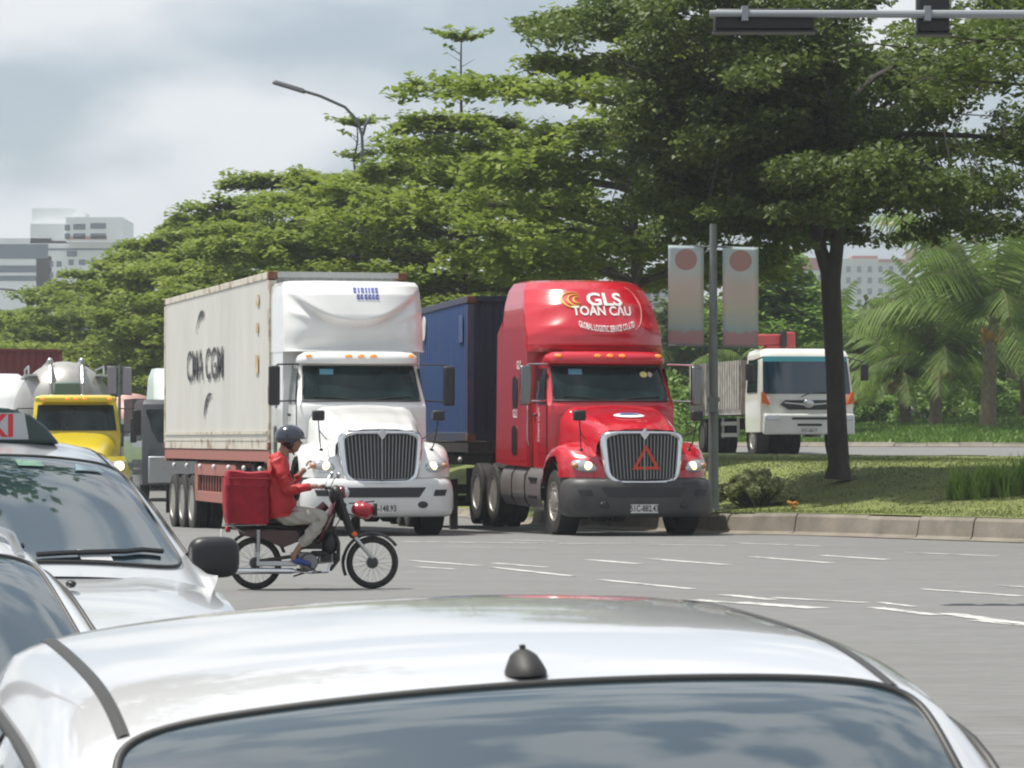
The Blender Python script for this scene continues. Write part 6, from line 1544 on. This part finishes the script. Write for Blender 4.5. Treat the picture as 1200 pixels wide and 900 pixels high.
# palms
def palm(nfr, L_, Ht, seed, lean=.2, old=0):
    rs = random.Random(seed); fr = []; qs = []; trunkp = [Vector((lean * (i / 8) ** 2 * Ht, 0, Ht * i / 8)) for i in range(9)]; top = trunkp[-1]
    ribs = MB()
    for k in range(nfr):
        a = k * 2.4 + rs.uniform(-.3, .3); e0 = rad(rs.uniform(18, 82)); l = L_ * rs.uniform(.75, 1.1); p = Vector(top); d = Vector((cos(a) * cos(e0), sin(a) * cos(e0), sin(e0))); pts = [Vector(p)]; n = 14
        for i in range(n):
            p = p + d * (l / n); d = (d + Vector((0, 0, -.115 - .05 * i / n))).normalized(); pts.append(Vector(p))
        ribs.tube(pts, [.03 * (1 - i / (n + 2)) for i in range(n + 1)], 5, cap=False)
        side = Vector((-sin(a), cos(a), 0)); m = 30
        for j in range(m):
            q = .12 + .88 * j / m; i = min(int(q * n), n - 1); f = q * n - i; c = pts[i].lerp(pts[i + 1], f); t = (pts[i + 1] - pts[i]).normalized()
            ll = l * .24 * math.sin(PI * (q * .86 + .10)) + .05
            for s in (-1, 1):
                dd = (side * s * .75 + t * .5 + Vector((0, 0, -.42 - .3 * rs.random()))).normalized(); w_ = t * .036
                e = c + dd * ll; e.z -= .12 * ll; mid = c + dd * ll * .5
                qs.append([c - w_, c + w_, mid + w_ * 1.1 + Vector((0, 0, .01)), mid - w_ * 1.1]); qs.append([mid - w_ * 1.1, mid + w_ * 1.1, e + w_ * .2, e - w_ * .2])
    tr = MB(); tr.tube(trunkp, [.24 - .012 * i + (.03 if i % 2 else 0) for i in range(9)], 12); tr.add(ribs.v, ribs.f)
    fruit = MB()
    for k in range(9): a = k * .8; fruit.ell(top + Vector((.28 * cos(a), .28 * sin(a), -.25 - .1 * (k % 3))), (.13, .13, .16), nu=6, nv=8)
    return tr, np.array([[tuple(p) for p in q] for q in qs]), fruit
palmbark = mat('palm_trunk', (.17, .13, .09), .95, var=.3, vscale=6, bump=.7, bscale=10)
pp = []
for k, (nf_, L_, Ht) in enumerate(((26, 4.2, 2.3), (24, 3.6, 1.8), (28, 5.4, 3.2))):
    tr, q, fruit = palm(nf_, L_, Ht, 40 + k, lean=(.1, .25, .12)[k]); T = thing('palm_tree', 'x', 'palm', (0, 0, 0), 0, 'coconut palms on the verge')
    tr.obj('trunk', palmbark, T, smooth=60, recalc=False); quads_obj('fronds', q, lm6, T); fruit.obj('coconuts', mat('coconut_orange', (.40, .17, .04), .5), T); pp.append(T)
pl = [(1096, 124, 0, .3, 1.0, 'squat coconut palm with orange fruit near the right end of the verge'), (1158, 118, 2, 1.0, 1.12, 'tallest coconut palm standing at the right edge behind the spiky plants'), (1062, 128, 1, 2.2, 1.0, 'leaning coconut palm just right of the crane truck mirror'),
      (1205, 130, 0, 4.0, 1.25, 'coconut palm cut by the right edge of the view'), (1018, 138, 1, 5.0, 1.1, 'coconut palm half hidden behind the right side of the crane truck'), (1128, 140, 2, 2.7, .95, 'coconut palm behind and between the two front palms at the right'), (965, 145, 0, 1.7, 1.0, 'coconut palm showing above the roof of the crane truck'),
      (880, 150, 1, .6, 1.1, 'coconut palm whose fronds show between the right banner and the crane truck'), (800, 152, 0, 3.2, 1.0, 'coconut palm seen behind the two banners'), (1185, 150, 2, 5.2, 1.15, 'rear coconut palm with high fronds at the far right')]
used = set()
for (px, D, k, rz, sc, lab) in pl:
    o = pp[k] if k not in used else copy_tree(pp[k]); used.add(k); x = (px - 600) / F * D
    o.location = (x, D, ver_z(x, D) - .05); o.rotation_euler = (0, 0, rz); o.scale = (sc,) * 3; tag(o, lab)
# pale bush and spiky plants on the median
def bush(name, label, px, D, w, h, n, m, size):
    x = (px - 600) / F * D; z = med_z(x, D); T = thing(name, label, 'shrub', (x, D, z)); cs = []; st = MB()
    for k in range(60):
        a = random.uniform(0, 2 * PI); r = random.random() ** .5; hh = h * (1 - r * r * .6) * random.uniform(.6, 1); p = Vector((w * r * cos(a), w * .7 * r * sin(a), hh)); cs.append(tuple(p)); st.tube([(p.x * .4, p.y * .4, -.02), p], [.012, .005], 4, cap=False)
    C_ = np.array(cs); idx = rng.integers(0, 60, n); off = rng.normal(size=(n, 3)); off /= np.linalg.norm(off, axis=1)[:, None]; off *= (rng.random(n) ** .4)[:, None] * .13; c = C_[idx] + off; c[:, 2] = np.abs(c[:, 2])
    st.obj('stems', barkm, T, smooth=0, recalc=False); quads_obj('foliage', leaves(c, size, up=.2, aspect=.4), m, T); return T
bush('garden_bush', 'rounded pale green bush between the banner pole and the tree', 889, 63.2, .74, .60, 8500, lm4, .055)
def spiky(px, D, w, h, n, label):
    x = (px - 600) / F * D; z = med_z(x, D); T = thing('spiky_plant', label, 'plant', (x, D, z), 0, 'spiky strap-leaved plants on the median'); q = []
    for k in range(n):
        a = random.uniform(0, 2 * PI); r = w * random.random() ** .5; b0 = Vector((r * cos(a), .7 * r * sin(a), -.02)); ln = h * random.uniform(.45, 1.2) * (1.05 - .55 * (r / w) ** 2); out = Vector((random.gauss(0, .22), random.gauss(0, .22), 0)) * ln; sd = Vector((cos(a * 3), sin(a * 3), 0)) * .014
        m1 = b0 + out * .35 + Vector((0, 0, ln * .55)); e = b0 + out + Vector((0, 0, ln * (1 - .15 * out.length))); q.append([b0 - sd, b0 + sd, m1 + sd * 1.2, m1 - sd * 1.2]); q.append([m1 - sd * 1.2, m1 + sd * 1.2, e + sd * .1, e - sd * .1])
    quads_obj('leaves', np.array([[tuple(p) for p in s] for s in q]), lm5, T); return T
spiky(1133, 60.0, .36, .62, 260, 'left clump of spiky strap leaves near the kerb'); spiky(1163, 60.3, .40, .66, 320, 'middle clump of spiky strap leaves near the kerb'); spiky(1200, 60.6, .45, .68, 340, 'clump of spiky strap leaves cut by the right edge')
x = (926 - 600) / F * 60.5; b = MB(); 
for k in range(7): b.ell((random.uniform(-.12, .12), random.uniform(-.05, .05), random.uniform(.05, .16)), (.035, .03, .03), nu=5, nv=7)
o = tag(b.obj('orange_flowers', mat('orange_petals', (.55, .22, .04), .6), loc=(x, 60.5, med_z(x, 60.5))), 'small patch of orange flowers beside the pale green bush', 'flowers', kind='stuff')

# air between here and the far buildings
hz = MB(); hz.box((0, 700, 29), (2200, 1720, 62)); ho_ = hz.obj('haze', None, smooth=0)
hm_ = bpy.data.materials.new('haze'); hm_.use_nodes = True; t = hm_.node_tree
for n in list(t.nodes): t.nodes.remove(n)
vo_ = t.nodes.new('ShaderNodeVolumePrincipled'); ou = t.nodes.new('ShaderNodeOutputMaterial'); t.links.new(vo_.outputs[0], ou.inputs['Volume'])
vo_.inputs['Color'].default_value = (.86, .92, .98, 1); vo_.inputs['Density'].default_value = .00045; vo_.inputs['Anisotropy'].default_value = .3
ho_.data.materials.append(hm_); tag(ho_, kind='stuff')
